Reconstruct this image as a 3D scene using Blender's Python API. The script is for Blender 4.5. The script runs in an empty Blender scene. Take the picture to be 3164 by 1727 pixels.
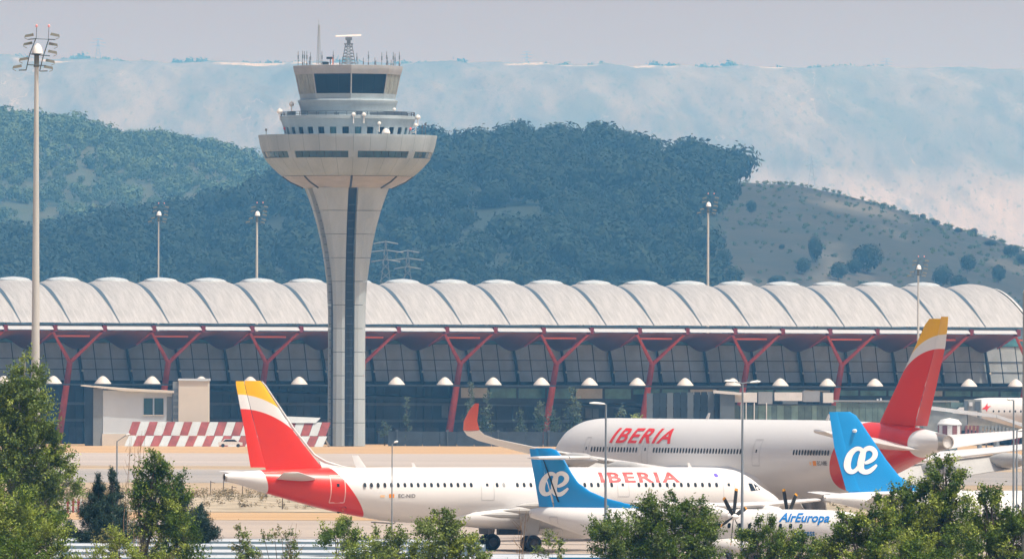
import bpy, bmesh, math, random
import numpy as np
from mathutils import Vector, Matrix, noise
from mathutils.bvhtree import BVHTree
R = math.radians
PI = math.pi
scene = bpy.context.scene
col = scene.collection
rnd = random.Random(7)
rng = np.random.default_rng(11)

# ------------------------------------------------------------------ camera, sky, sun, exposure
FOC = 36000.0          # focal length in photograph pixels
HC = 12.8              # height of the camera above the apron
CX, CY, HOR = 1582.0, 863.5, 1164.0
ROLL = 0.0034
cam_d = bpy.data.cameras.new('camera')
cam = bpy.data.objects.new('camera', cam_d)
col.objects.link(cam)
scene.camera = cam
cam_d.sensor_width = 36.0
cam_d.lens = FOC / 3164.0 * 36.0
cam_d.clip_start = 5.0
cam_d.clip_end = 60000.0
pitch = math.atan((HOR - CY) / FOC)
cam.matrix_world = Matrix.Translation((0, 0, HC)) @ Matrix.Rotation(PI / 2 + pitch, 4, 'X') @ Matrix.Rotation(ROLL, 4, 'Z')

world = bpy.data.worlds.new('World')
scene.world = world
world.use_nodes = True
wn = world.node_tree.nodes
bg = wn['Background']
sky = wn.new('ShaderNodeTexSky')
sky.sky_type = 'NISHITA'
sky.sun_disc = False
SUN_EL, SUN_AZ = 65.0, 58.0      # azimuth measured from 'towards the camera' to the right
sky.sun_elevation = R(SUN_EL)
sdx, sdy = math.sin(R(SUN_AZ)), -math.cos(R(SUN_AZ))
sky.sun_rotation = math.atan2(sdx, sdy)
sky.dust_density = 9.0
sky.air_density = 1.0
# hazy horizon: the same pale band all round, fading upwards
wl = world.node_tree.links
wtc = wn.new('ShaderNodeTexCoord'); wsp = wn.new('ShaderNodeSeparateXYZ'); wl.new(wtc.outputs['Generated'], wsp.inputs[0])
wab = wn.new('ShaderNodeMath'); wab.operation = 'ABSOLUTE'; wl.new(wsp.outputs[2], wab.inputs[0])
wex = wn.new('ShaderNodeMath'); wex.operation = 'MULTIPLY'; wl.new(wab.outputs[0], wex.inputs[0]); wex.inputs[1].default_value = -7.0
wep = wn.new('ShaderNodeMath'); wep.operation = 'EXPONENT'; wl.new(wex.outputs[0], wep.inputs[0])
wmx = wn.new('ShaderNodeMix'); wmx.data_type = 'RGBA'; wmx.blend_type = 'ADD'; wl.new(wep.outputs[0], wmx.inputs[0]); wl.new(sky.outputs[0], wmx.inputs[6])
wmx.inputs[7].default_value = (4.4, 2.6, 1.45, 1)
wl.new(wmx.outputs[2], bg.inputs[0])
bg.inputs[1].default_value = 0.12

sun_d = bpy.data.lights.new('sun', 'SUN')
sun = bpy.data.objects.new('sun', sun_d)
col.objects.link(sun)
sun_d.energy = 4.1
sun_d.angle = R(0.5)
sun_d.color = (1.0, 0.95, 0.87)
sv = Vector((sdx * math.cos(R(SUN_EL)), sdy * math.cos(R(SUN_EL)), math.sin(R(SUN_EL))))
sun.rotation_euler = sv.to_track_quat('Z', 'Y').to_euler()
sun.location = (300, 800, 400)

scene.view_settings.view_transform = 'Standard'
scene.view_settings.look = 'None'
scene.view_settings.gamma = 1.0
scene.view_settings.use_curve_mapping = False
scene.view_settings.exposure = 0.0
scene.render.engine = 'CYCLES'
cy = scene.cycles
cy.use_denoising = True
cy.max_bounces = 8
cy.diffuse_bounces = 3
cy.glossy_bounces = 3
cy.transmission_bounces = 4
cy.transparent_max_bounces = 12
cy.volume_bounces = 2
cy.sample_clamp_indirect = 8.0

# ------------------------------------------------------------------ pixel -> place
_c, _s = math.cos(ROLL), math.sin(ROLL)
def unroll(px, py):
    dx, dy = px - CX, CY - py
    # camera rolled by ROLL: camera axes in level frame
    return dx * _c - dy * _s, dx * _s + dy * _c
def at(px, py, D):
    dx, dy = unroll(px, py)
    return Vector((dx / FOC * D, D, HC + (dy + HOR - CY) / FOC * D))
def proj(p):
    X = p[0] / p[1] * FOC
    Y = (p[2] - HC) / p[1] * FOC - (HOR - CY)
    dx = X * _c + Y * _s
    dy = -X * _s + Y * _c
    return CX + dx, CY - dy

# ------------------------------------------------------------------ mesh helpers
class MB:
    def __init__(s): s.v = []; s.f = []; s.m = []
    def add(s, vs, fs, mi=0):
        o = len(s.v); s.v += [tuple(v) for v in vs]
        s.f += [tuple(i + o for i in f) for f in fs]; s.m += [mi] * len(fs)
        return s
    def box(s, x0, x1, y0, y1, z0, z1, mi=0):
        return s.hexa([(x0, y0, z0), (x1, y0, z0), (x1, y1, z0), (x0, y1, z0), (x0, y0, z1), (x1, y0, z1), (x1, y1, z1), (x0, y1, z1)], mi)
    def hexa(s, v, mi=0):
        return s.add(v, [(0, 3, 2, 1), (4, 5, 6, 7), (0, 1, 5, 4), (1, 2, 6, 5), (2, 3, 7, 6), (3, 0, 4, 7)], mi)
    def tube(s, pts, rad, n=8, mi=0, cap=True):
        pts = [Vector(p) for p in pts]
        if not hasattr(rad, '__len__'): rad = [rad] * len(pts)
        vs, fs = [], []
        for i, p in enumerate(pts):
            d = (pts[min(i + 1, len(pts) - 1)] - pts[max(i - 1, 0)]).normalized()
            a = d.cross(Vector((0, 0, 1)))
            if a.length < 1e-3: a = Vector((1, 0, 0))
            a.normalize(); b = a.cross(d)
            for k in range(n):
                t = 2 * PI * k / n
                vs.append(p + (a * math.cos(t) + b * math.sin(t)) * rad[i])
        for i in range(len(pts) - 1):
            for k in range(n):
                k2 = (k + 1) % n
                fs.append((i * n + k, i * n + k2, (i + 1) * n + k2, (i + 1) * n + k))
        if cap:
            fs.append(tuple(range(n))); fs.append(tuple(range((len(pts) - 1) * n, len(pts) * n))[::-1])
        return s.add(vs, fs, mi)
    def lathe(s, prof, c=(0, 0, 0), axis='z', n=24, mi=0, cap=False, ph=0.0):
        vs, fs = [], []
        for a, r in prof:
            for k in range(n):
                t = 2 * PI * k / n + ph
                p, q = r * math.cos(t), r * math.sin(t)
                v = (p, q, a) if axis == 'z' else ((a, p, q) if axis == 'x' else (q, a, p))
                vs.append((v[0] + c[0], v[1] + c[1], v[2] + c[2]))
        m = len(prof)
        for i in range(m - 1):
            for k in range(n):
                k2 = (k + 1) % n
                fs.append((i * n + k, i * n + k2, (i + 1) * n + k2, (i + 1) * n + k))
        if cap:
            fs.append(tuple(range(n))[::-1]); fs.append(tuple(range((m - 1) * n, m * n)))
        return s.add(vs, fs, mi)
    def grid(s, fn, nu, nv, mi=0):
        vs = [fn(i / nu, j / nv) for j in range(nv + 1) for i in range(nu + 1)]
        fs = [(j * (nu + 1) + i, j * (nu + 1) + i + 1, (j + 1) * (nu + 1) + i + 1, (j + 1) * (nu + 1) + i) for j in range(nv) for i in range(nu)]
        return s.add(vs, fs, mi)
    def prism(s, poly, y0, y1, mi=0):       # polygon in x,z extruded along y
        n = len(poly)
        vs = [(x, y0, z) for x, z in poly] + [(x, y1, z) for x, z in poly]
        fs = [tuple(range(n)), tuple(range(n, 2 * n))[::-1]] + [(i, i + n, (i + 1) % n + n, (i + 1) % n) for i in range(n)]
        return s.add(vs, fs, mi)
    def mesh(s, name, mats, smooth=False, ang=35):
        me = bpy.data.meshes.new(name)
        me.from_pydata(s.v, [], s.f)
        if not isinstance(mats, (list, tuple)): mats = [mats]
        for m in mats: me.materials.append(m)
        if len(mats) > 1: me.polygons.foreach_set('material_index', s.m)
        bm = bmesh.new(); bm.from_mesh(me)
        bmesh.ops.recalc_face_normals(bm, faces=bm.faces)
        bm.to_mesh(me); bm.free()
        if smooth:
            me.polygons.foreach_set('use_smooth', [True] * len(me.polygons))
            me.set_sharp_from_angle(angle=R(ang))
        me.update()
        return me
    def obj(s, name, mats, parent=None, smooth=False, ang=35):
        return link(name, s.mesh(name, mats, smooth, ang), parent)

def link(name, me, parent=None, loc=None, rot=None):
    o = bpy.data.objects.new(name, me)
    col.objects.link(o)
    if parent is not None: o.parent = parent
    if loc is not None: o.location = loc
    if rot is not None: o.rotation_euler = rot
    return o
def tag(o, label=None, cat=None, group=None, kind=None):
    if label: o['label'] = label
    if cat: o['category'] = cat
    if group: o['group'] = group
    if kind: o['kind'] = kind
    return o
def empty(name, loc, rz=0.0, label=None, cat=None, group=None):
    o = bpy.data.objects.new(name, None)
    col.objects.link(o)
    o.location = loc; o.rotation_euler = (0, 0, rz)
    return tag(o, label, cat, group)
def kids(o): return [c for c in bpy.data.objects if c.parent == o]
def copy_tree(root, loc, rz=None, label=None, scale=None):
    r = root.copy(); col.objects.link(r); r.location = loc
    if rz is not None: r.rotation_euler = (0, 0, rz)
    if label: r['label'] = label
    if scale is not None: r.scale = scale
    for c in root.children:
        c2 = c.copy(); col.objects.link(c2); c2.parent = r
        for g in c.children:
            g2 = g.copy(); col.objects.link(g2); g2.parent = c2
    return r
def quads_mesh(name, V, mat, tri=False):
    """V: (n,4,3) or (n,3,3) array of loose faces"""
    n, k = V.shape[0], V.shape[1]
    me = bpy.data.meshes.new(name)
    me.vertices.add(n * k); me.loops.add(n * k); me.polygons.add(n)
    me.vertices.foreach_set('co', V.astype(np.float32).reshape(-1))
    me.loops.foreach_set('vertex_index', np.arange(n * k, dtype=np.int32))
    me.polygons.foreach_set('loop_start', np.arange(0, n * k, k, dtype=np.int32))
    me.polygons.foreach_set('loop_total', np.full(n, k, dtype=np.int32))
    me.materials.append(mat)
    me.update(calc_edges=True)
    return me

# ------------------------------------------------------------------ materials
def mat(name, c, rough=0.6, metal=0.0, var=0.0, scale=1.0, spec=0.4, c2=None, stretch=(1, 1, 1), detail=4.0, bump=0.0, bscale=None, coat=0.0, trans=0.0, island=0.0):
    m = bpy.data.materials.new(name); m.use_nodes = True
    nt = m.node_tree; N = nt.nodes; L = nt.links
    b = N['Principled BSDF']
    b.inputs['Roughness'].default_value = rough
    b.inputs['Metallic'].default_value = metal
    b.inputs['Specular IOR Level'].default_value = spec
    if coat: b.inputs['Coat Weight'].default_value = coat; b.inputs['Coat Roughness'].default_value = 0.08
    b.inputs['Base Color'].default_value = (*c, 1)
    tc = N.new('ShaderNodeTexCoord')
    if var or c2:
        mp = N.new('ShaderNodeMapping'); mp.inputs['Scale'].default_value = stretch
        L.new(tc.outputs['Object'], mp.inputs[0])
        no = N.new('ShaderNodeTexNoise'); no.inputs['Scale'].default_value = scale; no.inputs['Detail'].default_value = detail
        no.inputs['Roughness'].default_value = 0.6
        L.new(mp.outputs[0], no.inputs['Vector'])
        rp = N.new('ShaderNodeValToRGB')
        rp.color_ramp.elements[0].position = 0.33; rp.color_ramp.elements[1].position = 0.67
        if c2 is None:
            lo = tuple(x * (1 - var) for x in c); hi = tuple(min(1, x * (1 + var)) for x in c)
        else: lo, hi = c, c2
        rp.color_ramp.elements[0].color = (*lo, 1); rp.color_ramp.elements[1].color = (*hi, 1)
        L.new(no.outputs['Fac'], rp.inputs[0])
        out = rp.outputs[0]
        if island:
            g = N.new('ShaderNodeNewGeometry')
            hs = N.new('ShaderNodeHueSaturation')
            ma = N.new('ShaderNodeMapRange'); ma.inputs[3].default_value = 1 - island; ma.inputs[4].default_value = 1 + island
            L.new(g.outputs['Random Per Island'], ma.inputs[0]); L.new(ma.outputs[0], hs.inputs['Value'])
            L.new(out, hs.inputs['Color']); out = hs.outputs[0]
        L.new(out, b.inputs['Base Color'])
        if bump:
            nb = N.new('ShaderNodeTexNoise'); nb.inputs['Scale'].default_value = bscale or scale * 4; nb.inputs['Detail'].default_value = 5
            L.new(mp.outputs[0], nb.inputs['Vector'])
            bu = N.new('ShaderNodeBump'); bu.inputs['Strength'].default_value = bump; bu.inputs['Distance'].default_value = 0.3
            L.new(nb.outputs['Fac'], bu.inputs['Height']); L.new(bu.outputs[0], b.inputs['Normal'])
        if trans:
            ts = N.new('ShaderNodeBsdfTranslucent'); L.new(out, ts.inputs[0])
            mx = N.new('ShaderNodeMixShader'); mx.inputs[0].default_value = trans
            L.new(b.outputs[0], mx.inputs[1]); L.new(ts.outputs[0], mx.inputs[2])
            L.new(mx.outputs[0], N['Material Output'].inputs[0])
    return m

def mnode(nt, op, a, b=None, c=None):
    n = nt.nodes.new('ShaderNodeMath'); n.operation = op
    for i, x in enumerate((a, b, c)):
        if x is None: continue
        if isinstance(x, (int, float)): n.inputs[i].default_value = x
        else: nt.links.new(x, n.inputs[i])
    return n.outputs[0]
def zone_mat(name, base, zones, rough=0.36, coat=0.2, dirt=0.07):
    """zones: list of (colour, fn(nt, x, y, z) -> 0/1 mask) painted over base, in the aircraft's own coordinates"""
    m = bpy.data.materials.new(name); m.use_nodes = True
    nt = m.node_tree; N = nt.nodes; L = nt.links
    b = N['Principled BSDF']; b.inputs['Roughness'].default_value = rough
    b.inputs['Coat Weight'].default_value = coat; b.inputs['Coat Roughness'].default_value = 0.06
    tc = N.new('ShaderNodeTexCoord'); sp = N.new('ShaderNodeSeparateXYZ'); L.new(tc.outputs['Object'], sp.inputs[0])
    x, y, z = sp.outputs
    cur = N.new('ShaderNodeRGB'); cur.outputs[0].default_value = (*base, 1); cur = cur.outputs[0]
    for colr, fn in zones:
        mx = N.new('ShaderNodeMix'); mx.data_type = 'RGBA'
        L.new(fn(nt, x, y, z), mx.inputs[0]); L.new(cur, mx.inputs[6]); mx.inputs[7].default_value = (*colr, 1)
        cur = mx.outputs[2]
    no = N.new('ShaderNodeTexNoise'); no.inputs['Scale'].default_value = 0.7; no.inputs['Detail'].default_value = 6
    L.new(tc.outputs['Object'], no.inputs['Vector'])
    mr = N.new('ShaderNodeMapRange'); mr.inputs[3].default_value = 1 - dirt; mr.inputs[4].default_value = 1 + dirt * 0.3
    L.new(no.outputs['Fac'], mr.inputs[0])
    hs = N.new('ShaderNodeHueSaturation'); L.new(mr.outputs[0], hs.inputs['Value']); L.new(cur, hs.inputs['Color'])
    L.new(hs.outputs[0], b.inputs['Base Color'])
    return m

# ------------------------------------------------------------------ ground, road surfaces, hills, air
M_dry = mat('dry_grass', (0.30, 0.22, 0.135), 0.9, scale=0.03, c2=(0.40, 0.315, 0.22), stretch=(0.25, 1, 1), detail=8)
M_conc = mat('runway_concrete', (0.32, 0.28, 0.255), 0.85, scale=0.02, c2=(0.41, 0.36, 0.325), stretch=(0.15, 1, 1), detail=8)
M_asph = mat('taxiway_asphalt', (0.23, 0.22, 0.21), 0.85, scale=0.02, c2=(0.33, 0.30, 0.28), stretch=(0.15, 1, 1), detail=8)
M_orange = mat('orange_grass', (0.38, 0.24, 0.12), 0.9, scale=0.05, c2=(0.46, 0.31, 0.17), stretch=(0.2, 1, 1), detail=8)
M_apron = mat('apron_concrete', (0.31, 0.262, 0.225), 0.85, scale=0.03, c2=(0.41, 0.345, 0.29), stretch=(0.12, 1, 1), detail=8)
M_park = mat('parking_asphalt', (0.12, 0.12, 0.12), 0.9, scale=0.1, c2=(0.17, 0.165, 0.155))

def sheet(name, x0, x1, y0, y1, z, m, nx=1, ny=1):
    mb = MB(); mb.grid(lambda u, v: (x0 + (x1 - x0) * u, y0 + (y1 - y0) * v, z), nx, ny)
    return tag(mb.obj(name, m), kind='structure')
sheet('ground', -3800, 3800, -150, 23800, 0.0, M_dry)
def band(name, ya, yb, z, m): sheet(name, -700, 700, HC * FOC / (yb - HOR), HC * FOC / (ya - HOR), z, m)
band('runway', 1403, 1442, 0.02, M_conc)
band('taxiway', 1453, 1494, 0.02, M_asph)
band('grass_verge', 1372, 1403, 0.02, M_orange)
band('dirt_verge', 1586, 1609, 0.02, M_orange)
band('apron', 1610, 1800, 0.02, M_apron)
band('taxi_line', 1681.5, 1682.6, 0.035, mat('worn_paint', (0.1, 0.09, 0.08), 0.8))
band('taxi_line', 1661, 1663.5, 0.035, mat('tar_seam', (0.33, 0.28, 0.25), 0.8))
sheet('parking_ground', -700, 700, -140, 690, 0.03, M_park)
# low bank of gravel and weeds beyond the apron
mb = MB()
def bankz(u, v):
    x = -220 + 440 * u; y = 1095 + 130 * v
    h = math.sin(PI * v) ** 0.7 * (0.55 + 0.45 * noise.noise(Vector((x * 0.09, y * 0.03, 3)))) * 1.3
    return (x, y, 0.03 + max(0, h))
mb.grid(bankz, 320, 30)
tag(mb.obj('gravel_bank', mat('bank', (0.22, 0.19, 0.13), 0.95, scale=0.35, c2=(0.48, 0.40, 0.30), stretch=(0.5, 1, 1), detail=9), smooth=True, ang=80), kind='structure')

# far plateau
def interp(pts, x):
    if x <= pts[0][0]: return pts[0][1]
    for (a, b), (c, d) in zip(pts, pts[1:]):
        if x <= c: return b + (d - b) * (x - a) / (c - a)
    return pts[-1][1]
def vw(pts): return [(a * 1.2283, b * 1.2283) for a, b in pts]
def sstep(t): t = min(1, max(0, t)); return t * t * (3 - 2 * t)
def fbm(x, y, z=0, o=5): return noise.fractal(Vector((x, y, z)), 1.0, 2.1, o)
FAR_CREST = vw([(-300, 160), (0, 158), (60, 168), (200, 166), (330, 176), (600, 178), (750, 178), (1000, 180), (1250, 178), (1500, 184), (1900, 188), (2576, 192), (2900, 195)])
def far_h(px, D):
    # D 12000..19500 ; profile of the scarp
    zc = at(px, interp(FAR_CREST, px), 18500).z
    t = (D - 10500) / 8000
    X = (px - CX) / FOC * D
    gl = fbm(X * 0.0042 + 0.3 * fbm(X * 0.002, D * 0.0005), D * 0.0006, 1.7)
    g2 = fbm(X * 0.016 + D * .0016, D * 0.0018, 5.2)
    prof = 0.16 * sstep(t / 0.45) + 0.84 * sstep((t - 0.30 - 0.05 * gl) / 0.66)
    h = 6 + (zc - 6) * prof
    h += (42 * gl + 20 * g2) * math.sin(PI * min(1, max(0, t))) * (1 if t < 1 else 0)
    if D > 18480: h = zc - (D - 18480) * 0.012
    elif t > 0.9: h += 0
    return h
def terrain(name, fn, px0, px1, D0, D1, nu, nv, m):
    mb = MB()
    def f(u, v):
        px = px0 + (px1 - px0) * u; D = D0 + (D1 - D0) * v
        return ((px - CX) / FOC * D, D, fn(px, D))
    mb.grid(f, nu, nv)
    return tag(mb.obj(name, m, smooth=True, ang=180), kind='structure')

def far_mat():
    m = bpy.data.materials.new('scrubland'); m.use_nodes = True
    nt = m.node_tree; N = nt.nodes; L = nt.links; b = N['Principled BSDF']; b.inputs['Roughness'].default_value = 0.95
    b.inputs['Specular IOR Level'].default_value = 0.1
    g = N.new('ShaderNodeNewGeometry'); sp = N.new('ShaderNodeSeparateXYZ'); L.new(g.outputs['Position'], sp.inputs[0])
    mp = N.new('ShaderNodeMapping'); mp.inputs['Rotation'].default_value = (0, R(32), 0); mp.inputs['Scale'].default_value = (1.5, 0.06, 1.1); L.new(g.outputs['Position'], mp.inputs[0])
    def nz(sc, det, lo, hi, st=None):
        n = N.new('ShaderNodeTexNoise'); n.inputs['Scale'].default_value = sc; n.inputs['Detail'].default_value = det; n.inputs['Roughness'].default_value = 0.62
        L.new(mp.outputs[0], n.inputs['Vector'])
        r = N.new('ShaderNodeMapRange'); r.inputs[1].default_value = lo; r.inputs[2].default_value = hi; r.interpolation_type = 'SMOOTHSTEP'
        L.new(n.outputs['Fac'], r.inputs[0]); return r.outputs[0]
    def mix(f, a, c):
        mx = N.new('ShaderNodeMix'); mx.data_type = 'RGBA'; L.new(f, mx.inputs[0])
        if isinstance(a, tuple): mx.inputs[6].default_value = (*a, 1)
        else: L.new(a, mx.inputs[6])
        if isinstance(c, tuple): mx.inputs[7].default_value = (*c, 1)
        else: L.new(c, mx.inputs[7])
        return mx.outputs[2]
    base = mix(nz(0.016, 9, 0.36, 0.64), (0.12, 0.108, 0.10), (0.185, 0.155, 0.14))
    base = mix(mnode(nt, 'MULTIPLY', nz(0.0055, 6, 0.46, 0.66), 0.7), base, (0.25, 0.205, 0.18))
    base = mix(mnode(nt, 'MULTIPLY', nz(0.004, 5, 0.52, 0.62), 0.6), base, (0.09, 0.095, 0.085))
    n2 = N.new('ShaderNodeTexNoise'); n2.inputs['Scale'].default_value = 0.011; n2.inputs['Detail'].default_value = 4; L.new(mp.outputs[0], n2.inputs['Vector'])
    ln = mnode(nt, 'COMPARE', n2.outputs['Fac'], 0.53, 0.0035)
    base = mix(mnode(nt, 'MULTIPLY', mnode(nt, 'MULTIPLY', ln, 0.55), nz(0.007, 3, 0.52, 0.62)), base, (0.42, 0.33, 0.27))
    # pale cut band just under the plateau edge
    zb = mnode(nt, 'COMPARE', sp.outputs[2], 485.5, 4.0)
    band_ = mnode(nt, 'MULTIPLY', zb, nz(0.009, 3, 0.50, 0.62))
    base = mix(band_, base, (0.42, 0.34, 0.27))
    # pale fields at the foot of the scarp
    lo = N.new('ShaderNodeMapRange'); lo.inputs[1].default_value = 300; lo.inputs[2].default_value = 245; L.new(sp.outputs[2], lo.inputs[0])
    xr = N.new('ShaderNodeMapRange'); xr.inputs[1].default_value = 130; xr.inputs[2].default_value = 330; L.new(sp.outputs[0], xr.inputs[0])
    fld = mnode(nt, 'MULTIPLY', mnode(nt, 'MULTIPLY', lo.outputs[0], xr.outputs[0]), nz(0.012, 6, 0.28, 0.5))
    base = mix(fld, base, (0.33, 0.265, 0.235))
    sh = nz(0.11, 6, 0.56, 0.64)
    base = mix(mnode(nt, 'MULTIPLY', sh, 0.55), base, (0.045, 0.07, 0.055))
    L.new(base, b.inputs['Base Color'])
    return m
terrain('far_plateau_hills', far_h, -700, 3900, 10500, 21500, 420, 170, far_mat())

# nearer hills
BACK_CREST = vw([(-300, 312), (0, 312), (40, 320), (110, 333), (190, 335), (300, 366), (400, 368), (520, 392), (600, 418), (660, 437), (740, 460), (900, 500), (1200, 600), (1500, 720)])
FRONT_CREST = vw([(-300, 650), (0, 640), (250, 605), (500, 575), (650, 520), (760, 475), (1000, 432), (1100, 420), (1250, 408), (1400, 403), (1560, 412), (1640, 446), (1740, 450), (1850, 466), (1880, 464), (2000, 470), (2100, 492), (2200, 517), (2300, 547), (2400, 580), (2500, 605), (2576, 635), (2900, 690)])
def hill(crest, Dc, D0, sx, seed):
    def f(px, D):
        zc = at(px, interp(crest, px), Dc).z
        X = (px - CX) / FOC * D
        n = fbm(X * sx, D * 0.002, seed)
        t = (D - D0) / (Dc - D0)
        h = 4 + (zc - 4) * (sstep(t * 0.5 + 0.5) * 2 - 1 if t < 1 else 1) if t > 0 else 4
        if t > 1: h = zc - (t - 1) * zc * 1.2
        return h + 5 * n * math.sin(PI * min(1, max(0, t)))
    return f
back_h = hill(BACK_CREST, 7200, 6000, 0.01, 2.0)
front_h = hill(FRONT_CREST, 5600, 4300, 0.008, 9.0)
M_back = mat('hill_soil', (0.025, 0.045, 0.022), 0.95, scale=0.03, c2=(0.065, 0.065, 0.04), detail=8)
terrain('wooded_hill', back_h, -500, 2100, 6000, 8200, 140, 50, M_back)
def front_mat():
    m = mat('hill_scrub', (0.014, 0.018, 0.012), 0.95, scale=0.03, c2=(0.036, 0.032, 0.024), detail=9)
    nt = m.node_tree; N = nt.nodes; L = nt.links; b = N['Principled BSDF']
    src = b.inputs['Base Color'].links[0].from_socket
    tc = N.new('ShaderNodeTexCoord')
    mp = N.new('ShaderNodeMapping'); mp.inputs['Scale'].default_value = (1, 0.15, 1); L.new(tc.outputs['Object'], mp.inputs[0])
    n = N.new('ShaderNodeTexNoise'); n.inputs['Scale'].default_value = 0.022; n.inputs['Detail'].default_value = 9; mp.inputs['Rotation'].default_value = (0, R(-35), 0); L.new(mp.outputs[0], n.inputs['Vector'])
    r = N.new('ShaderNodeMapRange'); r.inputs[1].default_value = 0.53; r.inputs[2].default_value = 0.68; L.new(n.outputs['Fac'], r.inputs[0])
    mx = N.new('ShaderNodeMix'); mx.data_type = 'RGBA'; L.new(r.outputs[0], mx.inputs[0]); L.new(src, mx.inputs[6]); mx.inputs[7].default_value = (0.10, 0.092, 0.074, 1)
    sp = N.new('ShaderNodeSeparateXYZ'); L.new(tc.outputs['Object'], sp.inputs[0])
    q = mnode(nt, 'DIVIDE', sp.outputs[0], sp.outputs[1])
    e = N.new('ShaderNodeMapRange'); e.inputs[1].default_value = 0.0172; e.inputs[2].default_value = 0.0186; L.new(q, e.inputs[0])
    m2 = N.new('ShaderNodeMix'); m2.data_type = 'RGBA'; L.new(e.outputs[0], m2.inputs[0]); m2.inputs[6].default_value = (0.012, 0.022, 0.014, 1); L.new(mx.outputs[2], m2.inputs[7])
    L.new(m2.outputs[2], b.inputs['Base Color'])
    return m
terrain('scrub_hill', front_h, -500, 3700, 4300, 6100, 220, 60, front_mat())

# the air itself
hz = MB(); hz.box(-4000, 4000, -300, 24000, -1.5, 600)
M_haze = bpy.data.materials.new('haze'); M_haze.use_nodes = True
nt = M_haze.node_tree; nt.nodes.remove(nt.nodes['Principled BSDF'])
pv = nt.nodes.new('ShaderNodeVolumePrincipled')
pv.inputs['Color'].default_value = (0.15, 0.50, 1.0, 1)
pv.inputs['Absorption Color'].default_value = (1, 1, 1, 1)
pv.inputs['Density'].default_value = 7.0e-5
pv.inputs['Anisotropy'].default_value = 0.0
nt.links.new(pv.outputs[0], nt.nodes['Material Output'].inputs['Volume'])
haze = tag(hz.obj('haze', M_haze), kind='stuff')
M_haze.cycles.homogeneous_volume = True
# ------------------------------------------------------------------ terminal building
PH = R(19.0)
DT, BP = 2195.0, 9.61
T_LOC = Vector((0.0, DT, 0.0))
terminal = empty('terminal_building', T_LOC, PH, 'long airport terminal with wavy pale metal roof, red forked columns and glass front', 'terminal')
K0, K1 = -2, 21
def U(k): return (k - 10.35) * BP
M_roof = mat('roof_metal', (0.385, 0.38, 0.378), 0.45, metal=0.2, var=0.18, scale=0.8, stretch=(3, 0.22, 0.3), detail=5, spec=0.4)
M_gut = mat('gutter_metal', (0.05, 0.085, 0.12), 0.7)
M_cap = mat('skylight_glass', (0.42, 0.46, 0.49), 0.35, var=0.1, scale=0.6)
M_fas = mat('eave_paint', (0.38, 0.39, 0.41), 0.5, var=0.05, scale=0.5)
M_sof = mat('bamboo_soffit', (0.27, 0.10, 0.07), 0.7, var=0.15, scale=0.6, stretch=(0.3, 4, 1))
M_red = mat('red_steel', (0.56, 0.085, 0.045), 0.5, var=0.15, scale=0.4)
M_redb = mat('red_beam_baked_light', (0.9, 0.2, 0.09), 0.5)  # light on the tie beams is put into this brighter red
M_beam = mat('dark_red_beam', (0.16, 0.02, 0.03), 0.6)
M_glass = mat('facade_glass', (0.40, 0.47, 0.52), 0.3, var=0.25, scale=0.15, spec=0.6)
M_glass2 = mat('pale_facade_glass', (0.42, 0.46, 0.47), 0.25, var=0.2, scale=0.2, spec=0.6)
M_dark = mat('dark_glazing', (0.022, 0.036, 0.052), 0.3, var=0.4, scale=0.2, spec=0.25)
M_teal = mat('teal_glass', (0.06, 0.20, 0.23), 0.25, var=0.35, scale=0.5, spec=0.6)
M_mull = mat('dark_steel', (0.02, 0.032, 0.045), 0.5)
M_slab = mat('slab_edge', (0.10, 0.12, 0.14), 0.7)
M_white = mat('white_paint', (0.80, 0.79, 0.77), 0.45, var=0.03, scale=0.8)
M_scoop = mat('white_scoop', (0.62, 0.59, 0.56), 0.6)

def roof_z(v, lift=0.0): return 22.55 + 7.3 * (1 - abs(1 - min(v, 42) / 21.0) ** 1.6) + lift
def vault_pt(u, v, p=BP):
    A = 1.05 * sstep((v + 1) / 20.0)
    return roof_z(v) + A * (max(0, math.sin(PI * u / p)) ** 0.62) + 0.06 * math.sin(PI * u / p)
mb = MB(); mb.grid(lambda a, b: (0.0 + BP * a, 42 * b, vault_pt(BP * a, 42 * b)), 16, 40)
vault_me = mb.mesh('roof_vault', M_roof, smooth=True, ang=60)
# gutters, skylights and eave pieces share their meshes
mb = MB()
mb.grid(lambda a, b: ((a - 0.5) * (0.16 + 0.78 * sstep(b * 42 / 15)), 42 * b, roof_z(42 * b) + 0.10 + 0.24 * sstep(b * 42 / 15) * (1 - abs(a * 2 - 1)) * 0 + 0.16 * sstep(b * 42 / 15)), 1, 40)
mb.grid(lambda a, b: ((0.08 + 0.39 * sstep(b * 42 / 15)), 42 * b, roof_z(42 * b) - 0.3 + a * (0.40 + 0.16 * sstep(b * 42 / 15))), 1, 40)
gut_me = mb.mesh('roof_gutter', M_gut)
mb = MB()
def capf(a, b):
    t = 2 * PI * a; r = math.sin(PI / 2 * b)
    x, y = 3.3 * r * math.cos(t), 3.6 * r * math.sin(t)
    x = max(-2.9, min(2.9, x))
    return (BP / 2 + x, 21 + y, 30.75 + 0.55 * math.cos(PI / 2 * b) ** 0.6 - 0.35 * b)
mb.grid(capf, 24, 6)
mb.lathe([(-0.9, 3.35), (-0.1, 3.35)], (BP / 2, 21, 30.7), n=24)
cap_me = mb.mesh('roof_skylight', M_cap, smooth=True)
mb = MB(); mb.hexa([(0.45, -0.95, 21.3), (BP - 0.45, -0.95, 21.3), (BP - 0.35, 0.5, 21.3), (0.35, 0.5, 21.3), (0.05, 0.1, 22.12), (BP - 0.75, 0.1, 22.12), (BP - 0.35, 0.5, 22.2), (0.1, 0.5, 22.2)])
eave_me = mb.mesh('eave_panel', M_fas)
mb = MB(); mb.box(0.1, BP - 0.1, -0.2, 0.4, 22.22, 22.42)
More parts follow.
